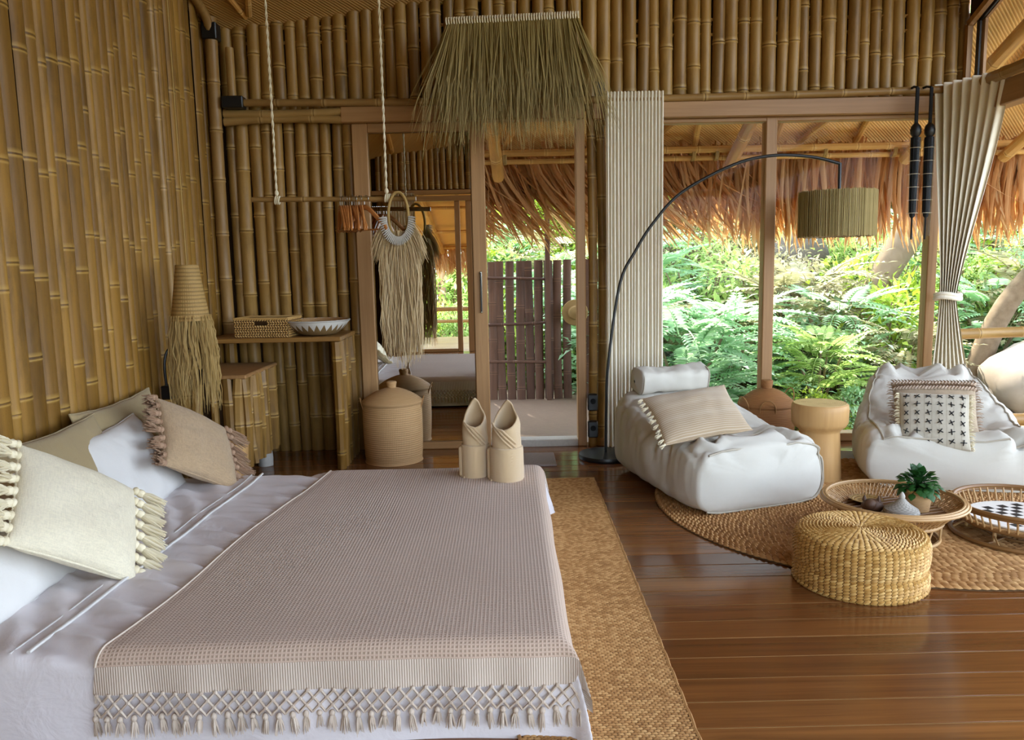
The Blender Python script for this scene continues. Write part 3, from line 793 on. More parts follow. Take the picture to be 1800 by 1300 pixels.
def bush_leaf(seed, H=1.0, n=1500, L=.085, w=.042, droopy=.2):
    q = random.Random(seed); m = MB(); st = MB()
    for k_ in range(6):
        a = q.uniform(0, 6.3); r = q.uniform(.1, .4); st.tube([(0, 0, -.1), (r*.4*math.cos(a), r*.4*math.sin(a), H*.5), (r*math.cos(a), r*math.sin(a), H*.9)], [.02, .014, .006], 5)
    blobs = [(Vector((q.uniform(-.35, .35), q.uniform(-.35, .35), H*q.uniform(.25, .85))), q.uniform(.18, .34)) for _ in range(11)]
    for k_ in range(n):
        c, r = blobs[q.randrange(11)]
        d = Vector((q.gauss(0, 1), q.gauss(0, 1), q.gauss(.3, 1))).normalized()
        b = c+d*r*q.uniform(.6, 1)
        dd = (d+Vector((q.gauss(0, .5), q.gauss(0, .5), q.gauss(-droopy, .5))))
        leaf4(m, b, dd, Vector((q.gauss(0, .3), q.gauss(0, .3), 1)), L*q.uniform(.6, 1.3), w*q.uniform(.7, 1.2))
    return m, st
lib = {}
def addlib(key, gen, mats):
    m, st = gen; lib[key] = {mt: m.mesh('foliage', MT[mt], True, 0) for mt in mats}; lib[key]['stem'] = st.mesh('stem', MT['trunk'])
for s_ in range(3): addlib('frond%d' % s_, bush_frond(600+s_), ('lf_mint', 'lf_green', 'lf_olive'))
for s_ in range(3): addlib('leaf%d' % s_, bush_leaf(620+s_), ('lf_mint', 'lf_green', 'lf_olive', 'lf_yellow'))
for s_ in range(2): addlib('fine%d' % s_, bush_leaf(640+s_, 1.0, 1700, .09, .028, .5), ('lf_olive', 'lf_green', 'lf_yellow', 'lf_mint'))
def plant(name, key, mt, x, y, s, label, cat, group=None, rz=None, zs=1.0, dz=0):
    o = empty(name, (x, y, gz(x, y)-.05+dz), R.uniform(0, 6.3) if rz is None else rz, label, cat, group)
    f = inst('foliage', lib[key][mt], o, scale=(s, s, s*zs)); f['kind'] = 'stuff'
    inst('stem', lib[key]['stem'], o, scale=(s, s, s*zs)); return o
# near shrubs just outside the glass
near = (('frond0', 'lf_mint', 1.75, 7.9, 1.35, 'broad mint green shrub with feathery leaves behind the left window pane'),
        ('frond1', 'lf_mint', 2.35, 8.3, 1.25, 'mint green feathery shrub just left of the window post'),
        ('frond2', 'lf_mint', 1.25, 8.6, 1.5, 'feathery shrub right beside the ivory curtain outside the glass'),
        ('frond1', 'lf_green', 3.15, 8.0, 1.0, 'green feathery shrub behind the lidded brown basket'),
        ('frond0', 'lf_mint', 3.7, 8.9, 1.25, 'pale feathery shrub in the middle of the right window pane'),
        ('frond2', 'lf_olive', 4.2, 8.4, 1.0, 'pale olive feathery shrub low in the right pane near the tied curtain'),
        ('leaf0', 'lf_yellow', 2.75, 7.55, .55, 'low bright yellow-green plant behind the wooden stump stool'),
        ('leaf1', 'lf_yellow', 3.05, 7.4, .42, 'small bright lime plant low between the stool and the beanbag'),
        ('leaf2', 'lf_mint', 3.4, 7.5, .6, 'low pale blue-green plant beside the lime plant'))
for key, mt, x, y, s, lb in near: plant('feathery_shrub' if 'frond' in key else 'low_plant', key, mt, x, y, s, lb, 'shrub' if 'frond' in key else 'plant')
# hillside thicket
pl = random.Random(21)
kinds = (('frond', 'lf_mint', 'pale mint feathery shrub on the hillside behind the windows', 'mint shrubs on the hillside'),
         ('leaf', 'lf_green', 'green leafy shrub on the hillside behind the windows', 'green shrubs on the hillside'),
         ('fine', 'lf_olive', 'dry olive-brown shrub on the hillside behind the windows', 'dry shrubs on the hillside'),
         ('leaf', 'lf_yellow', 'yellow-green shrub on the hillside behind the windows', 'yellow shrubs on the hillside'),
         ('fine', 'lf_green', 'fine-leaved green shrub on the hillside behind the windows', 'fine shrubs on the hillside'),
         ('frond', 'lf_olive', 'olive feathery shrub on the hillside behind the windows', 'olive feathery shrubs on the hillside'))
y = 9.3; n_ = 0
while y < 24:
    stp = .75+.06*(y-9)
    x = (-900/1400+.12)*y*1.0-1.0
    x = max(x, -6)
    while x < y*.72+1.5:
        if R.random() < .92:
            u = R.random()
            if x < 2.8 and y < 13: kk = pl.choices(range(6), (4, 2, 2, 1, 1, 1))[0]
            else: kk = pl.choices(range(6), (1.5, 3, 3, 3, 2, 2))[0]
            kd, mt, lb, gp = kinds[kk]
            key = kd+str(pl.randrange(2 if kd == 'fine' else 3))
            plant('hillside_shrub', key, mt, x+pl.uniform(-.3, .3), y+pl.uniform(-.3, .3), pl.uniform(.9, 1.5)*(1+.035*(y-9)), lb, 'shrub', gp)
            n_ += 1
        x += stp*pl.uniform(.8, 1.35)
    y += stp*.95
# behind the screen, seen over and between its slats
for i, (x, y, s) in enumerate(((-.6, 9.4, 1.1), (.4, 9.2, .9), (1.0, 9.7, 1.2))):
    plant('leafy_shrub', 'leaf%d' % i, 'lf_green', x, y, s, ('leafy shrub showing between the slats at the left of the screen', 'small shrub showing between the middle slats of the screen', 'leafy shrub behind the right end of the screen')[i], 'shrub')
# behind the camera and to the right, seen in the mirror or past the railing
for i, (x, y, s, key, mt) in enumerate(((-1.0, -5.2, 1.2, 'leaf0', 'lf_green'), (-1.9, -5.6, 1.3, 'leaf1', 'lf_yellow'), (-2.6, -6.6, 1.6, 'frond0', 'lf_green'), (-1.4, -7.6, 2.0, 'leaf2', 'lf_green'), (-.3, -6.2, 1.2, 'fine0', 'lf_green'), (-2.4, -8.6, 2.2, 'leaf0', 'lf_yellow'), (-1.0, -9.2, 2.2, 'leaf1', 'lf_green'), (-3.6, -8.0, 2.2, 'leaf2', 'lf_green'))):
    plant('garden_shrub', key, mt, x, y, s, 'green garden shrub reflected in the mirror beyond the railing', 'shrub', 'garden shrubs in the mirror')
for i, (x, y, s, key, mt, lb) in enumerate(((7.2, 9.6, 1.2, 'leaf0', 'lf_mint', 'leafy shrub above the boulder at the right edge'), (5.9, 10.2, 1.5, 'fine1', 'lf_green', 'fine green shrub behind the leaning trunk on the right'), (6.2, 8.3, .7, 'leaf1', 'lf_mint', 'small broad-leaved plant on the leaning trunk'))):
    plant('terrace_shrub', key, mt, x, y, s, lb, 'shrub')
def tree(name, pts, rs, label, crown=None):
    o = empty(name, pts[0], 0, label, 'tree'); p0 = Vector(pts[0])
    MB().tube(spline([Vector(p)-p0 for p in pts], 16), list(np.interp(np.linspace(0, 1, 17), np.linspace(0, 1, len(rs)), rs)), 10).build('trunk', MT['trunk'], o)
    for c in crown or ():
        f = inst('crown', lib[c[0]][c[1]], o, Vector(c[2])-p0, (0, 0, R.uniform(0, 6)), (c[3],)*3); f['kind'] = 'stuff'
    return o
tree('leaning_tree', ((4.35, 9.9, .1), (4.7, 10.1, 1.0), (5.25, 10.3, 1.9), (5.6, 10.5, 3.2)), (.2, .17, .2, .15), 'thick grey leaning tree trunk on the slope left of the tied curtain', (('leaf0', 'lf_green', (5.4, 10.6, 3.2), 1.6),))
tree('slanting_tree', ((4.75, 8.3, -.45), (5.2, 8.4, .7), (5.85, 8.5, 1.45), (6.5, 8.7, 2.2)), (.13, .11, .09, .07), 'slender tan trunk slanting up above the terrace railing', (('leaf2', 'lf_mint', (5.5, 8.3, 1.1), .5), ('leaf0', 'lf_mint', (6.3, 8.6, 1.6), .9)))
tree('added_shade_tree', ((-1.2, 10.6, -.2), (-1.1, 10.6, 1.6), (-.7, 10.7, 3.4)), (.12, .1, .08), 'leafy tree added behind the bamboo screen to shade the patio', (('leaf0', 'lf_green', (-1.2, 10.4, 2.2), 2.4), ('leaf2', 'lf_green', (-.4, 10.4, 3.4), 2.4)))  # crowns added here to keep the sun off the patio
tree('hill_tree', ((2.3, 13, .8), (2.35, 13, 2.4), (2.2, 13.2, 4.5)), (.1, .09, .06), 'thin dark trunk high on the slope in the left pane', (('fine1', 'lf_green', (2.2, 13.1, 3.2), 2.2),))
tree('garden_palm', ((-1.5, -6.9, -.5), (-1.52, -6.9, 1.0), (-1.45, -7.0, 3.2)), (.12, .1, .09), 'thin tree trunk reflected in the mirror behind the railing', (('frond1', 'lf_green', (-1.45, -7.0, 2.6), 2.0),))
def boulder(name, c, r, seed, mat, label):
    m = MB(); m.ell((0, 0, 0), (1, 1, 1), 28, 18)
    m.v = [tuple(Vector(p)*(1+.22*nz(p, 1.1, seed)+.08*nz(p, 3, seed)+.03*nz(p, 8, seed))) for p in m.v]
    m.v = [(p[0]*r[0], p[1]*r[1], p[2]*r[2]) for p in m.v]
    return tag(m.build(name, MT[mat], loc=c, sharp=60), label, 'rock')
boulder('boulder', (5.75, 8.0, -.05), (.85, .8, .62), 1, 'rock', 'large pale sunlit boulder beyond the terrace railing')
boulder('boulder', (6.9, 9.0, .1), (.8, .8, .6), 2, 'rock', 'pale boulder at the right edge behind the large one')
boulder('boulder', (4.85, 8.1, -.35), (.4, .45, .35), 3, 'rock_dk', 'smaller dark rock between the tied curtain and the pale boulder')
boulder('boulder', (3.2, 10.6, .75), (.55, .45, .4), 4, 'rock_dk', 'dark rock among the shrubs behind the right window pane')
boulder('boulder', (4.2, 11.6, 1.4), (.4, .35, .35), 5, 'rock_dk', 'dark rock high on the slope under the arc lamp shade')
boulder('boulder', (4.6, 7.5, -.4), (.35, .3, .22), 6, 'rock', 'small pale stone under the lower terrace rail')

# ================================================================== FURNITURE AND OBJECTS
# ---- the arc floor lamp
t = empty('arc_floor_lamp', (.66, 5.42, 0), label='black arc floor lamp with a straw drum shade beside the ivory curtain', cat='lamp')
MB().lathe([(.001, 0), (.185, 0), (.19, .012), (.185, .03), (.06, .036), (.001, .036)], 40).build('base', MT['black'], t)
arc = spline([(.0, 0, .03), (.005, 0, .35), (.02, 0, .66), (.10, 0, 1.195), (.208, 0, 1.42), (.33, 0, 1.606), (.518, 0, 1.80), (.86, 0, 1.972), (1.12, 0, 2.026), (1.38, 0, 2.012), (1.566, 0, 1.966)], 60)
MB().tube(arc, .0105, 10).build('arc_pole', MT['black'], t)
MB().tube([(1.568, 0, 1.97), (1.57, 0, 1.74)], .011, 10).lathe([(.02, 0), (.022, .03), (.015, .05)], 10, (1.57, 0, 1.70)).build('hanger', MT['black'], t)
r0, z0, z1 = .242, 1.487, 1.783
sh = MB().lathe([(r0-.012, z0), (r0-.008, z0), (r0-.008, z1), (r0-.012, z1), (r0-.012, z0)], 48, (1.56, 0, 0), cap=False).build('shade_lining', MT['tass_blanket'], t)
m = MB()
for i in range(210):
    a = 2*math.pi*i/210; q = R.uniform(-.003, .004); a2 = a+R.uniform(-.012, .012)
    m.tube([(1.56+(r0+q)*math.cos(a), (r0+q)*math.sin(a), z0+R.uniform(-.006, .002)), (1.56+(r0+q)*math.cos(a2), (r0+q)*math.sin(a2), z1+R.uniform(-.002, .006))], .0036, 4)
m.build('lamp_shade', MT['shade_straw'], t)
bu = MB().ell((1.56, 0, 1.64), (.03, .03, .045), 12, 8).build('bulb', MT['white'], t)
# ---- palm straw fringe
t = empty('straw_fringe', (.07, 5.52, 2.94), label='olive palm straw fringe hung from a pale rod above the doorway', cat='wall hanging')
MB().tube([(-.435, -.05, -.012), (.43, -.05, .012)], .011, 8).build('rod', MT['straw'], t)
m = MB()
for i in range(52):
    x = -.43+.86*i/51; z = -.012+.024*i/51
    m.tube([(x+.018*math.cos(a)*.25, -.055+.022*math.cos(a), z+.022*math.sin(a)) for a in np.linspace(0, 2*math.pi, 9)[:-1]], .0055, 4, closed=True)
m.build('binding', MT['tass_cream'], t)
m = MB()
for x in (-.40, .40):
    m.tube(spline([(x, -.05, 0), (x*.93, .02, .25), (x*.8, .1, .55)], 8), .0025, 4)
m.build('hanging_cord', MT['straw'], t)
m = MB(); q = random.Random(4)
for i in range(1500):
    u = q.uniform(-1, 1); layer = q.random(); L = q.uniform(.48, .78)+(.1 if q.random() < .15 else 0)
    x = u*.43; fl = u**3*.13+q.gauss(0, .035)+(.06*(1 if u > 0 else -1) if abs(u) > .93 else 0)
    b = Vector((x, -.05-.012*layer, .012*u-.014)); out = -.10*layer-.02
    pts = [b, b+Vector((fl*.35, out*.6, -L*.35)), b+Vector((fl*.8, out, -L*.72)), b+Vector((fl*1.05+q.gauss(0, .025), out*.9, -L))]
    w = q.uniform(.0018, .0042)
    m.tube(pts, [w, w, w*.8, w*.3], 3, caps=False, flat=.5)
tag(m.build('straw_strands', MT['straw_green'], t), kind='stuff')

# ---- clothes rail on two ropes
t = empty('clothes_rail', (-1.12, 5.3, 1.785), label='thin bamboo clothes rail hung level from two long ropes', cat='clothes rail')
hpole(1.07, .0165, 95).build('rail', MT['bam_x'], t, loc=(-.535, 0, .012)).rotation_euler = (0, rad(.8), 0)
def rope(x, ztop):
    m = MB(); H = ztop
    for s_ in range(2):
        m.tube([(x+.004*math.cos(k_*.75+s_*math.pi), .004*math.sin(k_*.75+s_*math.pi), .03+H*k_/110) for k_ in range(111)], .0048, 5)
    for a in range(3): m.tube([(x-.008+.012*a+.004*math.sin(b_), .022*math.cos(b_), .005+.024*math.sin(b_)) for b_ in np.linspace(0, 2*math.pi, 11)[:-1]], .006, 5, closed=True)
    m.ell((x, 0, .05), (.014, .014, .02), 8, 5)
    return m
for x in (-.37, .345): rope(x, zin(-1.12+x, 5.3)-1.8).build('rope', MT['tass_cream'], t)
MT['hanger'] = m_wood('hanger_wood', (hexc('#b3713a'), hexc('#c07f45'), hexc('#cd8d52'), hexc('#8a4f22')), .35, 1)
MT['steel'] = m_metal('hook_steel', hexc('#b8b4aa'), .3)
hk = MB().tube([(0, .0, .0), (0, .0, .035)] + [(0, -.018+.02*math.cos(a), .055+.02*math.sin(a)) for a in np.linspace(0, math.pi*1.2, 9)], .0022, 6).mesh('hook', MT['steel'])
m = MB(); arms = spline([(0, -.19, -.105), (0, -.14, -.07), (0, -.05, -.015), (0, 0, 0), (0, .05, -.015), (0, .14, -.07), (0, .19, -.105)], 20)
m.tube(arms, [.006]+[.010]*19+[.006], 8, flat=1.3); arm_me = m.mesh('shoulder', MT['hanger'])
bar_me = MB().tube([(0, -.165, -.105), (0, .165, -.105)], .0045, 6).mesh('trouser_bar', MT['hanger'])
for i in range(10):
    x = -1.085+i*.0155; lb = 'brown wooden coat hanger in the tight row on the bamboo rail'
    o = empty('coat_hanger', (x, 5.3+.018, 1.735-.0+.0), rad(R.uniform(-7, 7)) + rad(18), lb, 'hanger', 'wooden hangers on the rail')
    inst('shoulder', arm_me, o, scale=(1, 1, 1.4)); inst('hook', hk, o); inst('trouser_bar', bar_me, o, scale=(1, 1, 1.4))
o = empty('coat_hanger', (-.925, 5.318, 1.735), rad(55), 'wooden hanger turned open at the right end of the hanger row', 'hanger')
inst('shoulder', arm_me, o, scale=(1, 1, 1.4)); inst('hook', hk, o); inst('trouser_bar', bar_me, o, scale=(1, 1, 1.4))

# ---- raffia garment with shells
t = empty('raffia_garment', (-.70, 5.27, 1.80), label='long raffia fringe necklace with white shells hung on the rail end before the mirror', cat='wall hanging')
loop = [(.065*math.cos(a), .0+.01*math.sin(a), -.125+.15*math.sin(a)) for a in np.linspace(0, 2*math.pi, 29)[:-1]]
MB().tube(loop, .010, 8, closed=True).build('neck_ring', MT['straw'], t)
m = MB()
for a in np.linspace(-math.pi*1.0, 0.0, 34):
    for rr in (.078, .095):
        c = Vector((rr*math.cos(a)*.95, -.05, -.14+(rr+.05)*math.sin(a)))
        m.ell(c, (.008, .009, .008), 6, 4)
        m.tube([c, c+Vector((.03*math.cos(a), -.012, .03*math.sin(a)-.004))], [.009, .002], 5)
m.build('shells', MT['concrete'], t)
m = MB(); q = random.Random(8)
for i in range(420):
    a = q.uniform(-math.pi, 0); c = Vector((.085*math.cos(a), q.uniform(-.03, .02), -.15+.12*math.sin(a)))
    L = q.uniform(.14, .24); dx = math.cos(a)*.09+q.gauss(0, .012)
    m.tube([c, c+Vector((dx*.6, -.015, -L*.5)), c+Vector((dx*.95, q.gauss(0, .01), -L))], [.002, .002, .001], 3, caps=False)
tag(m.build('short_fringe', MT['raffia_pale'], t), kind='stuff')
m = MB()
for i in range(330):
    x = q.uniform(-.13, .13); y_ = q.uniform(-.03, .03); L = q.uniform(.70, .93)-abs(x)*.8
    c = Vector((x*.75, y_, -.22-abs(x)*.2)); w = q.uniform(.0015, .0034)
    pts = [c+Vector((x*.25*min(1, k_*.6)+.012*math.sin(k_*1.7+i), .01*math.sin(k_*2+i*.7), -L*k_/6)) for k_ in range(7)]
    m.tube(pts, [w]*6+[w*.3], 3, caps=False)
tag(m.build('long_fringe', MT['raffia_pale'], t), kind='stuff')

# ---- desk of bamboo with basket and bowl
t = empty('bamboo_desk', (-1.55, 5.5, 0), label='bamboo console desk with a plank top against the wall below the rail', cat='desk')
for k_ in range(3): MB().box(-.46, .44, -.255+.17*k_, -.255+.17*(k_+1)-.002, .865, .895, .004).build('top_plank', MT['desk'], t)
mm = [culm(.862, .04, 8, seed=700+i, gap=(.25, .4)).mesh('bamboo_leg', MT['bam_left']) for i in range(3)]
for k_ in range(7): inst('bamboo_leg', mm[k_ % 3], t, (.405, -.23+.078*k_, 0), (0, 0, k_), (.8, .95, 1))
inst('bamboo_leg', mm[0], t, (-.44, -.2, 0)); inst('bamboo_leg', mm[1], t, (-.44, .2, 0))
t = empty('woven_basket', (-1.635, 5.43, .895), rad(-6), 'rectangular woven seagrass basket with cut-out handles on the desk left side', 'basket')
def braid_wall(m, p0, p1, H, rows, w):
    p0 = Vector(p0); p1 = Vector(p1); L = (p1-p0).length; n_ = max(2, int(L/w)); d = (p1-p0)/n_; nn = Vector((d.y, -d.x, 0)).normalized()
    for r_ in range(rows):
        for k_ in range(n_):
            c = p0+d*(k_+.5)+Vector((0, 0, H*(r_+.5)/rows)); yield c, d, nn, H/rows
def stitch(m, c, d, up, nrm, L, w, h):
    """one plump strand of weave: 10 vertices, 12 faces"""
    d = Vector(d).normalized()*L*.5; u = Vector(up).normalized()*w*.5; n = Vector(nrm).normalized()*h
    c = Vector(c)
    vs = [c-d, c-d*.5+u, c-d*.5+n*.9, c-d*.5-u, c+d*.5+u, c+d*.5+n*.9, c+d*.5-u, c+d, c+n*1.05]
    m.add(vs, [(0,2,1), (0,3,2), (1,2,8), (1,8,4), (2,3,8), (8,3,6), (8,5,4), (8,6,5), (7,4,5), (7,5,6)])
a_, b_, hh_ = .185, .125, .125
walls = MB(); weave = MB()
cor = [(-a_, -b_), (a_, -b_), (a_, b_), (-a_, b_)]
for i in range(4):
    p, q_ = cor[i], cor[(i+1) % 4]; hole = i in (0, 2)
    for c, d, nn, rh in braid_wall(weave, (p[0], p[1], 0), (q_[0], q_[1], 0), hh_, 8, .017):
        if hole and abs(c.x) < .045 and .075 < c.z < .108: continue
        tilt = .5 if int(c.z/rh) % 2 else -.5
        stitch(weave, c, d.normalized()+Vector((0, 0, tilt)), Vector((0, 0, 1)), nn, .024, rh*1.15, .007)
def plate(x0, x1, y0, y1, z0, z1): walls.box(x0, x1, y0, y1, z0, z1)
plate(-a_, a_, -b_, b_, 0, .006)
for s_ in (-1, 1):
    plate(s_*a_-.003, s_*a_+.003, -b_, b_, 0, hh_)
    for x0, x1, z0, z1 in ((-a_, -.045, 0, hh_), (.045, a_, 0, hh_), (-.045, .045, 0, .075), (-.045, .045, .108, hh_)):
        plate(x0, x1, s_*b_-.003, s_*b_+.003, z0, z1)
walls.build('basket_wall', MT['jute_dark'], t, smooth=False); tag(weave.build('weave', MT['seagrass'], t), kind='stuff')
m = MB(); rim = [(-a_, -b_, hh_), (a_, -b_, hh_), (a_, b_, hh_), (-a_, b_, hh_)]
for i in range(4): m.tube([rim[i], rim[(i+1) % 4]], .008, 6)
m.build('rim', MT['seagrass'], t)
t = empty('shell_bowl', (-1.30, 5.44, .895), 0, 'round woven bowl with a white zigzag shell rim on the desk right side', 'bowl')
k = NT('bowl_zigzag'); v = k.coord('UV')
sx = k.n('SeparateXYZ', {0: v})
tri = k.math('PINGPONG', k.math('MULTIPLY', sx.outputs[0], 50.0), 1.0)
zg_ = k.math('GREATER_THAN', sx.outputs[1], k.math('ADD', k.math('MULTIPLY', tri, .42), .42))
w_ = k.wave(v, 14, .2, 'Y'); w2 = k.wave(v, 40, .4, 'X')
c = k.mix(k.math('MULTIPLY', w_, w2), hexc('#7a5f38'), hexc('#b3945e'))
c = k.mix(zg_, c, hexc('#e9e5dc'))
MT['bowl'] = k.shade(c, .7, k.bump(w_, .5, .004), .3)
nu, nv = 64, 14; P = np.zeros((nu+1, nv, 3)); UV = np.zeros((nu+1, nv, 2))
for i in range(nu+1):
    for j in range(nv):
        u = i/nu; vv = j/(nv-1); r = .10+.115*vv**.75; z = .004+.095*vv**1.35
        P[i, j] = (r*math.cos(2*math.pi*u), r*math.sin(2*math.pi*u), z+.003*math.sin(u*2*math.pi*26)*(vv > .9)); UV[i, j] = (u, vv)
m = MB(); m.grid(P, uv=UV); m.build('bowl_wall', MT['bowl'], t)
P2 = P.copy(); P2[:, :, :2] *= .955; P2[:, :, 2] += .006
m = MB(); m.grid(P2[::-1], uv=UV); m.lathe([(.001, .006), (.1, .006)], 30, cap=False); m.build('bowl_lining', MT['coil'], t)
MB().tube([(.215*math.cos(a), .215*math.sin(a), .1) for a in np.linspace(0, 2*math.pi, 49)[:-1]], .006, 6, closed=True).build('rim', MT['concrete'], t)

# ---- bedside cabinet of bamboo, bedside stump
t = empty('bamboo_cabinet', (-1.82, 5.2, 0), label='bamboo-clad bedside cabinet standing under the desk end by the corner', cat='cabinet')
MB().box(-.18, .18, -.36, .27, .16, .685, .004).build('body', MT['dark'], t)
MB().box(-.20, .215, -.39, .28, .685, .71, .006).build('top', MT['frame'], t)
cm = [culm(.56, .042, 8, seed=720+i, gap=(.16, .34)).mesh('bamboo_culm', MT['bam_far']) for i in range(4)]
for k_ in range(8): inst('bamboo_culm', cm[k_ % 4], t, (.19, -.345+.082*k_, .13+.004*(k_ % 3)), (0, 0, k_*1.3), (.6, .95, 1))
for k_ in range(5): inst('bamboo_culm', cm[k_ % 4], t, (-.17+.085*k_, -.365, .13), (0, 0, k_*.9), (.95, .6, 1))
m = MB()
for x, y_ in ((.12, -.26), (.12, .2), (-.12, -.26), (-.12, .2)):
    MB().lathe([(.05, 0), (.052, .05), (.045, .135)], 14, (x, y_, 0)).build('foot', MT['concrete'], t)
o = MB().lathe([(.001, .0), (.17, 0), (.175, .03), (.165, .18), (.175, .345), (.165, .362), (.001, .362)], 30).build('bedside_stump', MT['stump'], loc=(-1.70, 4.52, 0))
tag(o, 'round wooden stump table beside the bed behind the taupe cushion', 'side table')

# ---- straw pendant by the bed
t = empty('straw_pendant', (-1.79, 4.50, 1.38), label='conical woven straw pendant with long fringe hanging over the bedside', cat='pendant lamp')
P = np.zeros((41, 16, 3)); UV = np.zeros((41, 16, 2))
for i in range(41):
    for j in range(16):
        vv = j/15; r = .062+.044*vv**1.1; a = 2*math.pi*i/40
        P[i, j] = (r*math.cos(a), r*math.sin(a), -.31*vv); UV[i, j] = (i/40, vv*1.6)
m = MB(); m.grid(P[:, ::-1], uv=UV[:, ::-1]); m.lathe([(.001, .0), (.062, .0)], 40, cap=False); m.build('cone_shade', MT['cap_weave'], t)
MB().tube([(0, 0, 0), (.0, 0, zin(-1.79, 4.5)-1.38)], .003, 5).build('cord', MT['straw'], t)
m = MB(); q = random.Random(12)
for i in range(330):
    a = q.uniform(0, 2*math.pi); r = .104+q.uniform(-.03, .004); L = q.uniform(.28, .56)
    w = q.uniform(.0016, .003); ph = q.uniform(0, 6)
    pts = []
    for k_ in range(7):
        tt = k_/6; rr = r+.03*math.sin(tt*2.0)+.008*math.sin(ph+k_*1.9); aa = a+.07*math.sin(ph+k_*1.3)
        pts.append((rr*math.cos(aa), rr*math.sin(aa), -.28-L*tt))
    m.tube(pts, [w]*6+[w*.4], 3, caps=False)
tag(m.build('fringe', MT['straw'], t), kind='stuff')

# ---- reading lamp and socket boxes
t = empty('reading_lamp', (-1.985, 4.60, .71), label='small black gooseneck reading lamp on the wall above the pillows', cat='lamp')
MB().box(-.03, .03, -.045, .045, -.10, -.02, .006).build('wall_box', MT['black'], t)
MB().tube(spline([(0, -.03, -.03), (.0, -.035, .10), (.02, -.02, .185), (.09, .0, .21), (.15, .01, .17), (.19, .01, .06)], 24), .0085, 8).build('gooseneck', MT['black'], t)
d = Vector((.25, .0, -1)).to_track_quat('Z', 'X').to_matrix().to_4x4(); d.translation = (.19, .01, .07)
MB().lathe([(.012, 0), (.022, .02), (.03, .09), (.026, .09), (.012, .02)], 16, M=d).build('lamp_head', MT['black'], t)
for z, lb in ((.335, 'upper black socket box on the post beside the arc lamp'), (.135, 'lower black socket box on the post beside the arc lamp')):
    t = empty('socket_box', (.605, 5.735, z), label=lb, cat='socket')
    MB().box(-.036, .036, -.02, .03, -.062, .062, .008).build('case', MT['black'], t)
    MB().lathe([(.001, 0), (.016, 0), (.018, .004), (.02, .004)], 14, M=Matrix.Translation((0, -.022, .01)) @ Matrix.Rotation(rad(90), 4, 'X')).build('socket_face', MT['blackcloth'], t)

# ---- low bed
BX0, BX1, BY0, BY1, BZ = -2.0, .155, 2.125, 4.10, .272
t = empty('bed', (-.92, 3.1, 0), label='low king bed with a white sheet on a dark plinth', cat='bed')
O = Vector((-.92, 3.1, 0))
MB().box(BX0-O.x, -.06-O.x, BY0+.10-O.y, BY1-.10-O.y, 0, .095, .01).build('plinth', MT['darkbase'], t)
MB().box(BX0-O.x, BX1-.02-O.x, BY0+.02-O.y, BY1-.02-O.y, .095, BZ-.012, .05).build('mattress', MT['valance'], t)
def fold(d, r):
    if d <= 0: return d, 0.0
    if d < r*math.pi/2: return r*math.sin(d/r), r*(1-math.cos(d/r))
    return r, r+(d-r*math.pi/2)
def drape(s, tv, z0, r, flare=.3, ex=0.0):
    """cloth laid over the bed top: s along x past the foot edge, tv along y past either side"""
    px, dx = fold(s-(BX1-r+ex), r); x = BX1-r+ex+px
    if tv > (BY0+BY1)/2:
        py, dy = fold(tv-(BY1-r+ex), r); y = BY1-r+ex+py
    else:
        py, dy = fold((BY0+r-ex)-tv, r); y = BY0+r-ex-py
    z = z0-(dx**4+dy**4)**.25
    mn = min(dx, dy)
    if mn > 0:
        x += flare*mn; y += flare*mn*(1 if tv > 3.1 else -1)
    return x, y, z, dx, dy
def cloth(sx, ty, z0, r, extra, uvs=(1, 1), ex=0.0, flare=.3):
    P = np.zeros((len(sx), len(ty), 3)); UV = np.zeros((len(sx), len(ty), 2))
    for i, s in enumerate(sx):
        for j, tv in enumerate(ty):
            ss = s(tv) if callable(s) else s
            x, y, z, dx, dy = drape(ss, tv, z0, r, flare, ex)
            e = extra(ss, tv, dx, dy)
            P[i, j] = (x+e[0]-O.x, y+e[1]-O.y, z+e[2]-O.z); UV[i, j] = (ss, tv)
    m = MB(); m.grid(P, uv=UV); return m
def sheet_extra(s, tv, dx, dy):
    w = 0
    if s < -1.0+.24*(tv-2.1)/2.0 - .03:
        k_ = math.exp(-((s+1.25-.11*(tv-2.1))/.14)**2)
        w += .011*k_*(math.sin(tv*34+s*19+2.5*nz((s, tv, 0), 2.0))+.6*math.sin(tv*71+s*33+3*nz((s, tv, 4), 3)))
        k2 = math.exp(-((s+1.55)/.2)**2)
        w += .008*k2*(math.sin(tv*22+s*40+3*nz((s, tv, 1), 2.4))+.7*math.sin(tv*47+s*20+3*nz((s, tv, 6), 3.4)))
    fx = .012*math.sin(tv*9+1)*min(1, dx*5); fy = .010*math.sin(s*8)*min(1, dy*5)
    return (fx, -fy if tv < 3.1 else fy, w+.003*nz((s, tv, 0), 3))
sx = np.concatenate([np.linspace(-1.98, -.8, 120), np.linspace(-.75, .05, 14), np.linspace(.06, .40, 16)])
ty = np.concatenate([np.linspace(BY0-.31, BY0+.06, 18), np.linspace(BY0+.075, BY1-.075, 150), np.linspace(BY1-.06, BY1+.24, 16)])
cloth(sx, ty, BZ+.006, .045, sheet_extra).build('sheet', MT['sheet'], t, sharp=0)
hem = []
for k_ in range(41):
    tv = BY0+.02+(BY1-BY0-.04)*k_/40; s = -1.385+.075*(tv-2.03)/1.9*1.0+.012*nz((tv, 0, 0), 3)
    hem.append((s-O.x, tv-O.y, BZ+.012+.004*nz((tv, 5, 0), 4)))
MB().tube(hem, .0065, 8, flat=.8).build('sheet_hem', MT['white'], t)
hem2 = [(x-.055+.01*nz((y_, 1, 0), 2), y_, z-.003) for x, y_, z in hem]
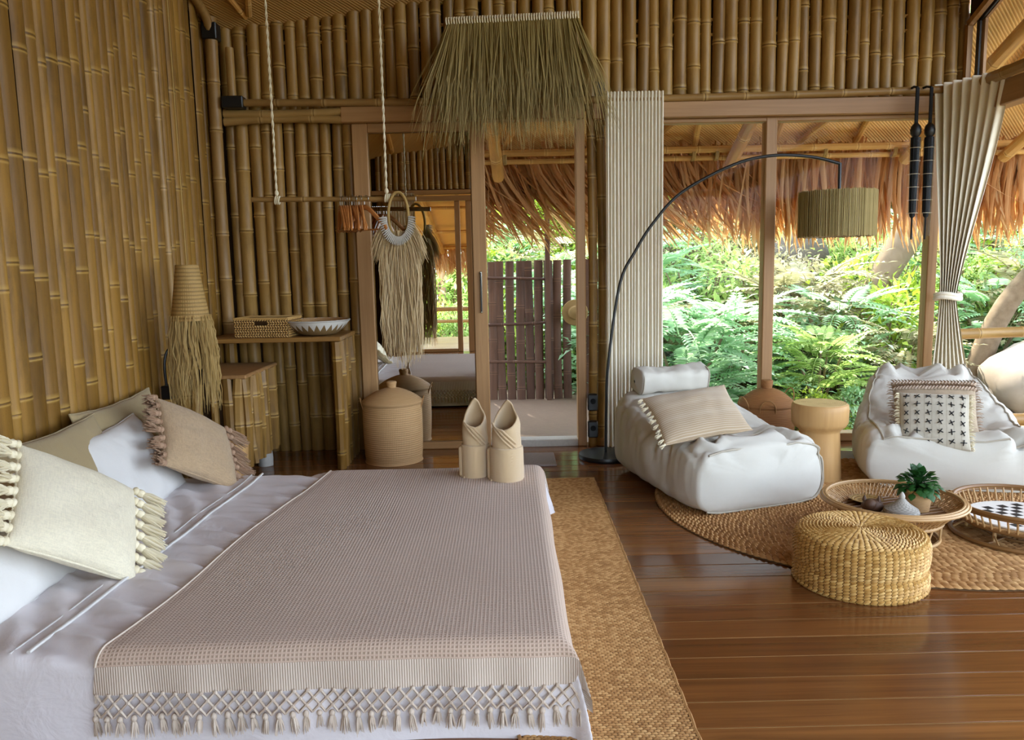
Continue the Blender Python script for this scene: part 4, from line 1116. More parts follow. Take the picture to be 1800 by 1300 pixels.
MB().tube(hem2, .0035, 8, flat=.8).build('sheet_hem', MT['white'], t)
# ---- waffle blanket with knotted fringe
bl = empty('waffle_blanket', (-.4, 3.1, BZ), label='taupe waffle blanket with a knotted tassel fringe over the bed foot', cat='blanket')
Ob = Vector((-.4, 3.1, BZ)); O_keep = O; O = Ob
def left(tv):
    u = (tv-BY0)/(BY1-BY0); u = min(max(u, -.1), 1.1)
    return -1.175+.225*u+.012*math.sin(u*9)
HANG = .118
def bl_extra(s, tv, dx, dy):
    w = .004*nz((s, tv, 0), 2.2)+.006*max(0, nz((s*.6, tv, 2), 3.0))
    d_ = min(1, dy*6)
    rip = .007*math.sin(s*26+3*nz((s, 0, 0), 2))*d_
    rx = .010*math.sin(tv*10)*min(1, dx*5)
    if s < left(tv)+.03: w -= .002
    bump_ = .018*math.exp(-((s-.02)/.25)**2-((tv-3.98)/.12)**2)*(1 if dx < .02 and dy < .02 else 0)
    return (rx, (-rip if tv < 3.1 else rip), w+bump_)
nsx = 110
us = np.linspace(0, 1, nsx)
def sfun(u):
    return lambda tv: left(tv)*(1-u)+(.155+.185+.03*math.sin(tv*3))*u
tyb = np.concatenate([np.linspace(BY0-.035, BY0+.06, 10), np.linspace(BY0+.08, BY1-.08, 100), np.linspace(BY1-.06, BY1+.035, 10)])
cloth([sfun(u) for u in us], tyb, BZ+.024, .05, bl_extra, ex=.012).build('waffle_field', MT['blanket'], bl, sharp=0)
for lo, hi in ((BY0-HANG, BY0-.035), (BY1+.035, BY1+HANG)):
    cloth([sfun(u) for u in us], np.linspace(lo, hi, 8), BZ+.024, .05, bl_extra, ex=.012).build('plain_band', MT['band'], bl, sharp=0)
edge = []
for tv in tyb:
    x, y_, z, dx, dy = drape(left(tv), tv, BZ+.024, .05, .3, .012); e = bl_extra(left(tv), tv, dx, dy); edge.append((x+e[0]-O.x, y_+e[1]-O.y, z+e[2]-O.z))
MB().tube(edge, .004, 6).build('edge_roll', MT['tass_blanket'], bl)
def tassel_mesh(L, r, mat, seed=0, n=12, knot=True):
    q = random.Random(seed); m = MB()
    if knot: m.ell((0, 0, -r*.9), (r*.95, r*.95, r*1.1), 8, 6)
    for i in range(n):
        a = 2*math.pi*i/n*1.618; rr = r*(.25+.75*q.random())
        e = (rr*1.5*math.cos(a)+q.gauss(0, r*.2), rr*1.5*math.sin(a)+q.gauss(0, r*.2), -L*q.uniform(.85, 1.05))
        m.tube([(rr*.3*math.cos(a), rr*.3*math.sin(a), -r*1.2), (rr*math.cos(a), rr*math.sin(a), -L*.45), e], [r*.28, r*.3, r*.12], 4, caps=False)
    return m.mesh('tassel', MT[mat])
tb = [tassel_mesh(.062, .0095, 'tass_blanket', s_) for s_ in range(4)]
for side, yb, sg in ((0, BY0, -1), (1, BY1, 1)):
    def at_edge(u, dz):
        tv = yb+sg*(HANG+dz)
        x, y_, z, dx, dy = drape(sfun(u)(tv), tv, BZ+.024, .05, .3, .012); e = bl_extra(sfun(u)(tv), tv, dx, dy)
        return Vector((x+e[0]-O.x, y_+e[1]-O.y+sg*.004, z+e[2]-O.z))
    NT_ = 38; m = MB(); U = lambda k_: .008+.90*k_/(NT_-1)
    for k_ in range(NT_-1):
        for row in range(3):
            a, b_ = (k_+.5*(row % 2)), (k_+.5-.0+.5*(row % 2))
            p0 = at_edge(U(a), .0+row*.022); p1 = at_edge(U(a+.5), .022+row*.022); p2 = at_edge(U(a-.5) if a >= .5 else U(a), .022+row*.022)
            m.tube([p0, p1], .0038, 5); m.tube([p0, p2], .0038, 5)
            m.ell(p0, (.0065, .0065, .0065), 6, 4)
    tag(m.build('knotted_net', MT['tass_blanket'], bl), kind='stuff')
    for k_ in range(NT_):
        p = at_edge(U(k_), .062)
        inst('tassel', tb[k_ % 4], bl, p, (R.uniform(-.1, .1), R.uniform(-.1, .1), R.uniform(0, 6)), (1, 1, R.uniform(.85, 1.15)))
O = O_keep

# ---- cushions and pillows
class Cush:
    def __init__(s, w, h, t, seed, pin=.10, pw_=.42, wr=.012, n=36):
        s.w, s.h, s.t, s.seed, s.pin, s.pw, s.wr, s.n = w, h, t, seed, pin, pw_, wr, n
    def pt(s, u, v, side=1):
        k_ = s.pin
        x = s.w/2*u*(1-k_*(1-v*v)*u*u*.9); y = s.h/2*v*(1-k_*(1-u*u)*v*v*.9)
        e = max(0, (1-u*u)*(1-v*v))
        z = s.t/2*e**s.pw
        z += s.wr*e**.3*(nz((x, y, side), 7, s.seed)+.5*nz((x, y, side), 16, s.seed))
        edge_w = s.wr*.5*(nz((x, y, 0), 9, s.seed+5))
        return Vector((x+edge_w*(1-e), y+edge_w*(1-e), side*z if e > 0 else 0))
    def mesh(s, name, mat, parent=None):
        n = s.n; m = MB(); tt = [math.sin(math.pi/2*(-1+2*i/n)) for i in range(n+1)]
        for side in (1, -1):
            P = np.zeros((n+1, n+1, 3)); UV = np.zeros((n+1, n+1, 2))
            for i, u in enumerate(tt):
                for j, v in enumerate(tt):
                    P[i, j] = s.pt(u, v, side); UV[i, j] = ((u+1)/2, (v+1)/2)
            if side < 0: P, UV = P[::-1], UV[::-1]
            m.grid(P, uv=UV)
        return m.build(name, mat, parent, sharp=0)
    def seam(s, r, name, mat, parent, n=20):
        pts = []
        for (a, b) in (((-1,-1),(1,-1)), ((1,-1),(1,1)), ((1,1),(-1,1)), ((-1,1),(-1,-1))):
            for i in range(n):
                q = math.sin(math.pi/2*(-1+2*i/n))*.5+.5
                pts.append(s.pt(a[0]+(b[0]-a[0])*q, a[1]+(b[1]-a[1])*q))
        return MB().tube(pts, r, 6, closed=True).build(name, mat, parent)
def lean(o, c, a, tilt=0.0, turn=0.0):
    """stand a pillow against the left wall: leaning back by a degrees, facing the bed foot"""
    a = rad(a); ex = Matrix.Rotation(rad(turn), 3, 'Z') @ Vector((0, 1, 0)); ey = Matrix.Rotation(rad(turn), 3, 'Z') @ Vector((-math.sin(a), 0, math.cos(a)))
    n = ex.cross(ey); q = Matrix.Rotation(rad(tilt), 3, n); frame(o, c, q @ ex, q @ ey)
def pillow(name, w, h, t_, mat, c, a, label, cat, seed, tilt=0, turn=0, pin=.08, wr=.012, pipe=None):
    r = empty(name, label=label, cat=cat)
    cu = Cush(w, h, t_, seed, pin, .42, wr); cu.mesh('cover', MT[mat], r)
    if pipe: cu.seam(.005, 'piping', MT[pipe], r)
    lean(r, c, a, tilt, turn); return r
pillow('sham_pillow', .80, .50, .15, 'greige', (-1.93, 3.95, .47), 14, 'greige linen sham standing farthest back, near the reading lamp', 'pillow', 1, 0, 0, .1, .010, 'greige')
pillow('sham_pillow', .82, .50, .16, 'greige', (-1.86, 3.26, .46), 20, 'greige linen sham leaning behind the cream tasselled cushion', 'pillow', 2, 0, 0, .1, .010, 'greige')
pillow('white_pillow', .62, .44, .16, 'white', (-1.775, 3.66, .44), 32, 'plump white bed pillow under the taupe tasselled cushion', 'pillow', 3, 3, 0, .07, .014, 'white')
pillow('white_pillow', .74, .46, .18, 'white', (-1.745, 2.62, .43), 40, 'white bed pillow under the cream tasselled cushion', 'pillow', 4, 0, 0, .07, .012, 'white')
def tasselled(name, c, ex, ey, sz, th, mat, tmat, label, seed, nt=9):
    r = empty(name, label=label, cat='cushion')
    cu = Cush(sz, sz, th, seed, .05, .40, .010); cu.mesh('cover', MT[mat], r)
    cu.seam(.004, 'seam', MT[mat], r)
    tm = [tassel_mesh(.115, .018, tmat, seed*10+i, 16) for i in range(3)]
    for side in (-1, 1):
        br_ = MB()
        for k_ in range(nt):
            v = -.97+1.94*k_/(nt-1); p = cu.pt(side, v)
            o = inst('tassel', tm[k_ % 3], r, p+Vector((side*.012, 0, .004)))
            dirv = Vector((side*.75, -.55+R.uniform(-.2, .2), .22+R.uniform(-.1, .2))).normalized()
            o.rotation_mode = 'QUATERNION'; o.rotation_quaternion = (-dirv).to_track_quat('Z', 'Y')
            br_.ell(p+Vector((side*.006, 0, .006)), (.014, .019, .014), 8, 6)
        br_.build('knot_braid', MT[tmat], r)
    frame(r, c, ex, ey); return r
tasselled('cream_cushion', (-1.545, 2.745, .50), (.563, .613, -.555), (-.332, .782, .527), .46, .15, 'cream', 'tass_cream', 'cream gauze cushion with cream tassels at the front of the pillows', 31)
tasselled('taupe_cushion', (-1.585, 3.945, .475), (.504, .699, -.507), (-.361, .704, .612), .44, .15, 'taupe', 'tass_taupe', 'taupe gauze cushion with brown tassels leaning on the far pillows', 32)

# ---- towels folded upright
MT['towel'] = m_fabric('sand_terry_towel', hexc('#d9bd95'), hexc('#cfb189'), 1500, .5, .95, .4, .1)
def towel(name, c, r, rz, label, sd, lean_):
    t = empty(name, c, rz, label, 'towel')
    cuff = MB().lathe([(r*.2, .002), (r*.97, .002), (r*1.03, .012), (r*1.02, .15), (r*.99, .166), (r*.90, .170), (r*.84, .15)], 36, cap=False)
    cuff.v = [(x*(1+.03*nz((x, y_, z), 9, sd)), y_*(1+.03*nz((x, y_, z), 9, sd)), z) for x, y_, z in cuff.v]
    cuff.build('rolled_cuff', MT['towel'], t)
    MB().tube([(r*1.04*math.cos(a), r*1.04*math.sin(a)*1.0, .008+.0*a) for a in np.linspace(rad(140), rad(215), 12)] , .007, 6).box(-r*1.17, -r*.9, -.02, .012, .004, .16, .008).build('cuff_end', MT['towel'], t)
    n, k = 48, 22; P = np.zeros((n, 2*k, 3))
    for i in range(n):
        a = 2*math.pi*i/n; f = (1-math.cos(a))/2      # a = 0 faces the viewer
        top = .262+.13*f**1.3 + .02*math.sin(a)
        for j in range(k):
            v = j/(k-1); z = .10+(top-.10)*v
            rr = r*(.92-.10*v) - r*.55*max(0, (z-.27)/.13)**1.4*(1 if f > .2 else .3)
            fo = math.sin((a*1.0+z*16)*3.2)*.004*v*(1-f*.5)
            rr += fo
            x, y_ = rr*math.sin(a), -rr*math.cos(a)
            y_ += lean_*(z-.1)*.4
            P[i, j] = (x, y_, z)
            P[i, 2*k-1-j] = (x*.86, (y_-lean_*(z-.1)*.4)*.86+lean_*(z-.1)*.4, z-.006*v)
    m = MB(); m.grid(P, cu=True); m.build('wrapped_hood', MT['towel'], t, sharp=0)
    m = MB()
    for k_ in range(3):
        pts = []
        for i in range(15):
            u = i/14; a = -1.2+2.0*u; z = .33-.14*u-.022*k_
            rr = r*(.93-.10*(z-.1)/.2)
            if z > .262+.13*((1-math.cos(a))/2)**1.3-.004: z = .262+.13*((1-math.cos(a))/2)**1.3-.004
            pts.append((rr*math.sin(a), -rr*math.cos(a)+lean_*(z-.1)*.4, z))
        m.tube(pts, .0055, 6)
    m.build('fold_band', MT['towel'], t)
towel('folded_towel', (-.178, 3.91, BZ+.022), .072, rad(8), 'sand towel folded upright like a boot, left of the pair on the bed', 1, .1)
towel('folded_towel', (-.022, 3.835, BZ+.022), .082, rad(-6), 'sand towel folded upright like a boot, nearer the bed foot edge', 2, .1)

# ---- laundry baskets with lids
def lidded(name, c, prof, lid, knob, mat, label, rz, hpos):
    t = empty(name, c, rz, label, 'basket')
    def lat(pr, nm, mt):
        n = 56; P = np.zeros((n+1, len(pr), 3)); UV = np.zeros((n+1, len(pr), 2))
        for i in range(n+1):
            a = 2*math.pi*i/n
            for j, (r, z) in enumerate(pr):
                P[i, j] = (r*math.cos(a), r*math.sin(a), z); UV[i, j] = (i/n, j/(len(pr)-1)*1.0*nm[1])
        m = MB(); m.grid(P, uv=UV); return m.build(nm[0], MT[mt], t)
    lat(prof, ('body', 1.6), mat); lat(lid, ('lid', 1.0), mat); 
    k_ = lat(knob, ('knob', .4), mat)
    for a, r0, z0 in hpos:
        b = Vector((math.cos(a), math.sin(a), 0)); tn = Vector((-math.sin(a), math.cos(a), 0))
        pts = [b*(r0+.02*math.sin(w))+tn*.05*math.cos(w)+Vector((0, 0, z0+.07*math.sin(w))) for w in np.linspace(-.3, math.pi+.3, 16)]
        MB().tube(pts, .004, 6).build('cord_handle', MT['jute'], t)
    return t
def curve_prof(pts, n): return [(p.x, p.y) for p in spline([(a, b, 0) for a, b in pts], n)]
lidded('laundry_basket', (-.82, 5.475, 0), curve_prof([(.001, .0), (.185, .0), (.197, .02), (.205, .15), (.207, .28), (.205, .405), (.200, .415)], 30),
       curve_prof([(.207, .405), (.212, .415), (.205, .43), (.14, .475), (.07, .505), (.03, .515)], 18), curve_prof([(.03, .505), (.032, .53), (.036, .55), (.028, .56), (.001, .56)], 10),
       'coil', 'tall tan coiled laundry basket with lid in front of the mirror', .4, ((rad(165), .2, .38), (rad(-18), .2, .38)))
lidded('lidded_basket', (1.735, 5.30, 0), curve_prof([(.001, 0), (.13, 0), (.15, .02), (.178, .16), (.185, .27), (.183, .365), (.178, .372)], 30),
       curve_prof([(.184, .365), (.19, .378), (.175, .40), (.11, .455), (.055, .48), (.03, .485)], 18), curve_prof([(.03, .475), (.036, .50), (.04, .53), (.034, .54), (.001, .54)], 10),
       'coil_brown', 'brown coiled basket with a domed lid between the beanbags', 0, ((rad(200), .18, .37), (rad(20), .18, .40), (rad(255), .18, .36)))
# ---- stump stool
m = MB().lathe([(.001, 0), (.128, 0), (.134, .01), (.126, .15), (.118, .30), (.122, .315), (.150, .335), (.164, .36), (.167, .44), (.163, .468), (.155, .475), (.001, .475)], 44)
t = tag(m.build('stump_stool', MT['stump'], loc=(1.885, 4.76, 0), sharp=50), 'pale wooden stump stool with a wide drum top between the beanbags', 'stool')
k = NT('end_grain'); v = k.coord(); d_ = k.n('VectorMath', {0: v}, operation='LENGTH').outputs[1]
rg = k.wave(k.n('CombineXYZ', {0: d_}).outputs[0], 26, 3.0, 'X'); f = k.noise(v, 9, 4, .6)
c = k.mix(rg, hexc('#cfae78'), hexc('#dcc08c')); c = k.mix(k.math('MULTIPLY', k.ramp(f, [(.5, g(0)), (.7, g(1))]), .5), c, hexc('#a9824c'))
MT['grain'] = k.shade(c, .5, None, .35)
MB().lathe([(.001, .0), (.153, .0), (.155, -.003)], 40, cap=False).build('end_grain_top', MT['grain'], t, loc=(0, 0, .4765))

# ---- rugs
t = empty('door_mat', (.03, 5.37, 0), label='small grey-mauve woven mat on the floor before the doorway', cat='mat')
k = NT('mat_cloth'); v = k.coord(); w = k.math('MULTIPLY', k.wave(v, 36, .3, 'X'), k.wave(v, 36, .3, 'Y'))
MT['matc'] = k.shade(k.mix(w, hexc('#857872'), hexc('#a89a94')), .95, k.bump(w, .6, .004), .1)
MB().box(-.28, .275, -.175, .175, 0.001, .014, .005).build('mat_body', MT['matc'], t)
rn = empty('runner_rug', (.26, 3.0, 0), label='long tan woven runner on the floor beside the bed foot', cat='rug')
MB().box(-.25, .255, -1.8, 1.86, .001, .009, .004).build('backing', MT['jute_dark'], rn)
m = MB(); ny, nx = 300, 26
for j in range(ny):
    for i in range(nx):
        x = -.25+.50*(i+.5+.5*(j % 2))/nx; y_ = -1.8+3.66*(j+.5)/ny
        if x > .25: continue
        stitch(m, (x, y_, .0085), (1, R.uniform(-.12, .12), 0), (0, 1, 0), (0, 0, 1), .0245*R.uniform(.9, 1.1), .0142, .0042)
tag(m.build('weave', MT['runner'], rn), kind='stuff')
m = MB()
for s_ in (-.252, .256): m.tube([(s_+.002*math.sin(k_*2.1), -1.8+3.66*k_/90, .008) for k_ in range(91)], .006, 5)
m.tube([(-.252, 1.86, .008), (.256, 1.86, .008)], .006, 5); m.build('edge_binding', MT['runner'], rn)
RC, RR = (2.03, 4.27), 1.22
rj = empty('round_rug', (RC[0], RC[1], 0), label='large round braided jute rug under the beanbags and tray tables', cat='rug')
MB().lathe([(.001, .006), (RR-.01, .006), (RR, .001)], 90, cap=False).build('backing', MT['jute_dark'], rj)
m = MB(); rr = .03
while rr < RR-.005:
    n_ = max(6, int(2*math.pi*rr/.034)); ph = R.random()
    for k_ in range(n_):
        a = 2*math.pi*(k_+ph)/n_; rd = Vector((math.cos(a), math.sin(a), 0)); tn = Vector((-math.sin(a), math.cos(a), 0))
        if RC[1]+rr*math.sin(a) > 5.2: continue
        stitch(m, rd*rr+Vector((0, 0, .007)), tn+rd*.42, rd-tn*.42, (0, 0, 1), .046, .025, .0095)
    rr += .0235
tag(m.build('braid', MT['jute'], rj), kind='stuff')
# ---- pouf
pf = empty('woven_pouf', (1.455, 3.205, 0), label='round woven water hyacinth pouf on the rug edge in front of the tray tables', cat='pouf')
H, Rp = .262, .272
core = curve_prof([(.001, .0), (.24, .0), (.258, .025), (.262, .06), (.252, .085), (.258, .105), (.263, .15), (.258, .195), (.235, .220), (.15, .228), (.001, .228)], 40)
MB().lathe(core, 48, cap=False).build('core', MT['jute_dark'], pf)
m = MB()
dense = spline([(a, b, 0) for a, b in core], 400); acc = 0; last = dense[0]
for i in range(1, len(dense)-1):
    acc += (dense[i]-dense[i-1]).length; r_, z_ = dense[i].x, dense[i].y
    if z_ < .008 and r_ < .23: acc = 0; continue
    if acc >= .0125:
        acc = 0
        tg = (dense[i+1]-dense[i-1]).normalized(); nr = (tg.y, -tg.x)
        n_ = 64 if r_ > .17 else (44 if r_ > .09 else (24 if r_ > .04 else 12))
        for k_ in range(n_):
            a = 2*math.pi*(k_+.5*((i//3) % 2)*0+.03*math.sin(i*.3))/n_; rd = Vector((math.cos(a), math.sin(a), 0)); tn = Vector((-math.sin(a), math.cos(a), 0))
            up = rd*tg.x+Vector((0, 0, tg.y)); nn = rd*nr[0]+Vector((0, 0, nr[1]))
            stitch(m, rd*r_+Vector((0, 0, z_)), tn+up*.35*(1 if r_ < .24 or k_ % 2 else .6), up, nn, 2*math.pi*r_/n_*1.2, .0145, .0065)
tag(m.build('weave', MT['jute_pouf'], pf), kind='stuff')

# ---- beanbag chairs
class Bag:
    def __init__(s, W_, L, top, sag, seed, grooves):
        s.W, s.L, s.top, s.sag, s.seed, s.gr = W_, L, top, sag, seed, grooves
        s.tx = [t_[0] for t_ in top]; s.tz = [t_[1] for t_ in top]; s.tw = [t_[2] for t_ in top]
    def sec(s, y, th, k_=1.0, off=0.0):
        h = float(np.interp(y, s.tx, s.tz)); w = float(np.interp(y, s.tx, s.tw))*s.W/2
        e = 2/5.2
        cx, sx_ = math.cos(th), math.sin(th)
        x = w*math.copysign(abs(cx)**e, cx); zz = math.copysign(abs(sx_)**e, sx_)
        z = h/2+h/2*zz
        if zz > 0: z -= s.sag(y)*h*math.exp(-(x/(w*.62))**2)*zz
        belly = 1+.06*math.sin(math.pi*min(1, max(0, z/h)))
        x *= belly*k_; z = h/2*(1-k_)*.9+z*k_ if k_ < 1 else z
        p = Vector((x, y-off, max(z, .004)))
        w1 = nz((x, y, z), 5.0, s.seed); w2 = nz((x*1.0, y*2.2, z*1.4), 6.5, s.seed+3)
        f = .020*nz((x, y, z), 3.2, s.seed)+.010*nz((x, y, z), 8, s.seed)-(.015*max(0, 1-abs(w1)*5)+.010*max(0, 1-abs(w2)*6))*min(1, max(.15, .5+zz))
        for (a, b, wd, dp) in s.gr:
            q = Vector((x, y, 0)); A = Vector((a[0], a[1], 0)); B = Vector((b[0], b[1], 0)); ab = B-A
            tt = min(1, max(0, (q-A).dot(ab)/ab.length_squared)); d_ = (q-A-ab*tt).length
            if zz > -.2: f -= dp*math.exp(-(d_/wd)**2)*(1-.5*tt); f += dp*.55*math.exp(-((d_-wd*1.9)/wd)**2)
        n = Vector((x/max(w, .1)*abs(cx), (-.6 if y < .04 else 0), sx_))
        if n.length > 1e-4 and z > .02: p += n.normalized()*f*max(0, (k_-.45)/.55)
        p.z = max(p.z, .004)
        return p
    def build(s, parent):
        N, K = 84, 72; ys = [s.L*i/(K-1) for i in range(K)]; rows = []
        caps = [0.02, .25, .45, .62, .77, .88, .95]
        for c_ in caps: rows.append([s.sec(0, 2*math.pi*i/N, c_, .035*(1-c_*c_)**.7) for i in range(N)])
        for y in ys: rows.append([s.sec(y, 2*math.pi*i/N) for i in range(N)])
        for c_ in reversed(caps): rows.append([s.sec(s.L, 2*math.pi*i/N, c_, -.08*(1-c_*c_)**.7) for i in range(N)])
        m = MB(); m.grid(np.array([[tuple(p) for p in r_] for r_ in rows]), cv=True)
        m.f.append(tuple(range(N))); m.f.append(tuple((len(rows)-1)*N+i for i in range(N))[::-1])
        m.build('bag', MT['beanbag'], parent, sharp=0)
    def pipe(s, parent, sgn, y_to=0.0):
        lo = -math.pi*.25 if sgn > 0 else -math.pi*.75; hi = math.pi*.27 if sgn > 0 else math.pi*.73
        pts = [s.sec(0, lo+(hi-lo)*i/24)+Vector((sgn*.003, -.004, 0)) for i in range(25)]
        if y_to > 0: pts += [s.sec(y_to*i/40, hi)+Vector((sgn*.003, 0, .004)) for i in range(1, 41)]
        MB().tube(pts, .0055, 6).build('piping', MT['piping'], parent)
b1 = empty('beanbag_lounger', (1.345, 4.17, .012), rad(19), 'cream canvas beanbag lounger with a rolled headrest beside the ivory curtain', 'beanbag')
bg = Bag(.80, 1.08, [(0, .34, .95), (.08, .375, 1.0), (.25, .385, 1.0), (.42, .37, 1.0), (.6, .42, 1.0), (.85, .50, .95), (1.0, .54, .88), (1.08, .50, .80)],
         lambda y: .16*math.exp(-((y-.40)/.2)**2), 11, [((-.05, .05), (.06, .34), .026, .055), ((.10, .02), (.08, .36), .024, .055), ((-.25, .10), (-.02, .36), .026, .045), ((.24, .06), (.12, .34), .026, .035)])
bg.build(b1); bg.pipe(b1, -1); bg.pipe(b1, 1)
hr = MB(); NN, KK = 40, 30; rows = []
for c_ in (.1, .5, .8): rows.append((0, c_))
for i in range(KK): rows.append((i/(KK-1), 1))
for c_ in (.8, .5, .1): rows.append((1, c_))
P = np.zeros((len(rows), NN, 3))
for i, (u, c_) in enumerate(rows):
    for k_ in range(NN):
        a = 2*math.pi*k_/NN; e = 2/3.2
        yy = .085*c_*math.copysign(abs(math.cos(a))**e, math.cos(a)); zz = .075*c_*math.copysign(abs(math.sin(a))**e, math.sin(a))
        x = -.24+.48*u+(1-c_)*(.02 if u > .5 else -.02); w_ = .012*nz((x, yy, zz), 9, 3)+.008*nz((x, yy, zz), 20, 7)
        P[i, k_] = (x, yy*(1+w_*4), zz*(1+w_*5)+w_)
hr.grid(P, cv=True); h = hr.build('headrest', MT['beanbag'], b1, sharp=0, loc=(.0, .95, .585)); h.rotation_euler = (rad(12), 0, 0)
for u in (-.235, .235): MB().tube([(u, .086*math.copysign(abs(math.cos(a))**.62, math.cos(a)), .076*math.copysign(abs(math.sin(a))**.62, math.sin(a))) for a in np.linspace(0, 2*math.pi, 33)[:-1]], .004, 5, closed=True).build('headrest_piping', MT['piping'], h)
b2 = empty('beanbag_chair', (2.54, 4.42, .012), rad(-14), 'cream canvas beanbag chair holding the fringed cushions by the open terrace side', 'beanbag')
bg2 = Bag(.92, 1.02, [(0, .31, .97), (.08, .36, 1.0), (.25, .375, 1.0), (.40, .37, 1.0), (.55, .44, .95), (.75, .57, .80), (.9, .64, .66), (1.02, .60, .56)],
          lambda y: +.40*math.exp(-((y-.30)/.24)**2)+.10*math.exp(-((y-.85)/.15)**2), 23, [((.34, .0), (.10, .30), .032, .06), ((-.28, .04), (.0, .34), .028, .045), ((.0, .98), (.05, .72), .035, .05), ((.2, 1.0), (.16, .8), .03, .035), ((-.15, .98), (-.12, .7), .025, .03)])
bg2.build(b2); bg2.pipe(b2, -1, .95); bg2.pipe(b2, 1, .95)
# striped cushion on the lounger
k = NT('striped_cushion'); v = k.coord('UV'); s_ = k.n('SeparateXYZ', {0: v}).outputs[1]
w = k.wave(k.n('CombineXYZ', {0: s_}).outputs[0], 9.0, .0, 'X'); w3 = k.wave(v, 95, .6, 'X'); w4 = k.wave(v, 80, .6, 'Y')
band = k.ramp(s_, [(.0, g(0)), (.30, g(0)), (.36, g(1)), (.46, g(0)), (.56, g(0)), (.60, g(1)), (.70, g(0)), (.80, g(1)), (.9, g(0))])
c = k.mix(k.math('MULTIPLY', k.ramp(w, [(.82, g(0)), (.92, g(1))]), .8), hexc('#b9a285'), hexc('#ddcfba'))
c = k.mix(k.math('MULTIPLY', band, k.math('MULTIPLY', k.ramp(k.wave(k.n('CombineXYZ', {0: s_}).outputs[0], 30, 0, 'X'), [(.6, g(0)), (.8, g(1))]), .5)), c, hexc('#e2d6c4'))
c = k.mix(k.math('MULTIPLY', k.math('MULTIPLY', w3, w4), .25), c, hexc('#7d6a50'))
MT['striped'] = k.shade(c, .9, k.bump(k.math('ADD', w3, w4), .4, .002), .15, sheen=.2)
r = empty('striped_cushion', label='beige striped cushion with white tufts on the lounger beanbag', cat='cushion')
cu = Cush(.50, .37, .13, 41, .06, .40, .010); cu.mesh('cover', MT['striped'], r); cu.seam(.0035, 'seam', MT['striped'], r)
tm = [tassel_mesh(.045, .008, 'tass_cream', 90+i, 10) for i in range(3)]
for k_ in range(11):
    o = inst('tuft', tm[k_ % 3], r, cu.pt(-1, -.97+1.94*k_/10)); dirv = Vector((-.8, -.5+R.uniform(-.3, .2), R.uniform(-.1, .2))).normalized()
    o.rotation_mode = 'QUATERNION'; o.rotation_quaternion = (-dirv).to_track_quat('Z', 'Y')
frame(r, (1.035, 4.36, .50), (.979, .174, .107), (-.204, .813, .546))
# cross-stitched cushion and the fringed one behind it
k = NT('cross_cushion_cloth'); v = k.coord('UV'); w = k.wave(v, 3.05, 0, 'X'); w3 = k.wave(v, 70, .6, 'X'); w4 = k.wave(v, 70, .6, 'Y')
c = k.mix(k.math('MULTIPLY', k.ramp(w, [(.9, g(0)), (.97, g(1))]), .5), hexc('#e2d8c4'), hexc('#c2b49a'))
MT['crossc'] = k.shade(c, .95, k.bump(k.math('MULTIPLY', w3, w4), .8, .003), .15, sheen=.2)
r = empty('cross_cushion', label='off-white cushion stitched with rows of black crosses on the beanbag chair', cat='cushion')
cu = Cush(.37, .36, .12, 43, .05, .40, .006); cu.mesh('cover', MT['crossc'], r)
xm = MB().tube([(-.013, -.011, 0), (0, 0, .0025), (.013, .011, 0)], .0026, 5).tube([(-.013, .011, 0), (0, 0, .0025), (.013, -.011, 0)], .0026, 5).mesh('cross_stitch', MT['blackcloth'])
for i in range(6):
    for j in range(6):
        u, v_ = -.80+1.6*i/5, -.80+1.6*j/5; p = cu.pt(u, v_); e_ = .02
        du = cu.pt(u+e_, v_)-p; dv = cu.pt(u, v_+e_)-p; n = du.cross(dv).normalized()
        o = inst('cross_stitch', xm, r, p+n*.002); o.rotation_mode = 'QUATERNION'; o.rotation_quaternion = n.to_track_quat('Z', 'Y')
def edge_fringe(cu, r, sides, n, L, mat, nm):
    m = MB()
    for sd in sides:
        for k_ in range(n):
            q = -1+2*(k_+.5)/n
            p, d = (cu.pt(sd[0], q), Vector((sd[0], R.uniform(-.5, .3), R.uniform(-.1, .5)))) if sd[0] else (cu.pt(q, sd[1]), Vector((R.uniform(-.3, .5), sd[1], R.uniform(-.1, .5))))
            d.normalize(); l_ = L*R.uniform(.7, 1.2)
            m.tube([p, p+d*l_*.5+Vector((0, 0, .006)), p+d*l_+Vector((R.uniform(-.006, .006), R.uniform(-.01, .004), 0))], [.0035, .0035, .0015], 4, caps=False)
    return tag(m.build(nm, MT[mat], r), kind='stuff')
edge_fringe(cu, r, ((-1, 0), (1, 0)), 46, .03, 'tass_cream', 'edge_fringe')
frame(r, (2.47, 4.55, .39), (.899, -.436, .025), (.235, .532, .813))
MT['tass_mauve'] = m_strand('mauve_beige_cord', hexc('#a28c78'), hexc('#b8a28e'), hexc('#cbb8a6'), .9, .1)
MT['fr_cloth'] = m_fabric('oatmeal_knit', hexc('#bda88e'), hexc('#b09a80'), 400, .6, .95, .2, .1, .3)
r = empty('fringed_cushion', label='oatmeal cushion with a braided top edge behind the black cross cushion', cat='cushion')
cu = Cush(.46, .38, .12, 44, .05, .40, .008); cu.mesh('cover', MT['fr_cloth'], r)
m = MB()
for row in range(4):
    for k_ in range(26):
        u = -.97+1.94*k_/25; p = cu.pt(u, .98-.10*row)
        stitch(m, p+Vector((0, .006, .006)), (.75, .65 if row % 2 else -.65, 0), (-.6, .8, 0), (0, 0, 1), .034, .018, .014)
m.build('braided_edge', MT['tass_mauve'], r)
edge_fringe(cu, r, ((1, 0), (-1, 0)), 40, .035, 'tass_mauve', 'edge_fringe')
frame(r, (2.575, 4.74, .415), (.93, -.36, .025), (.235, .532, .813))

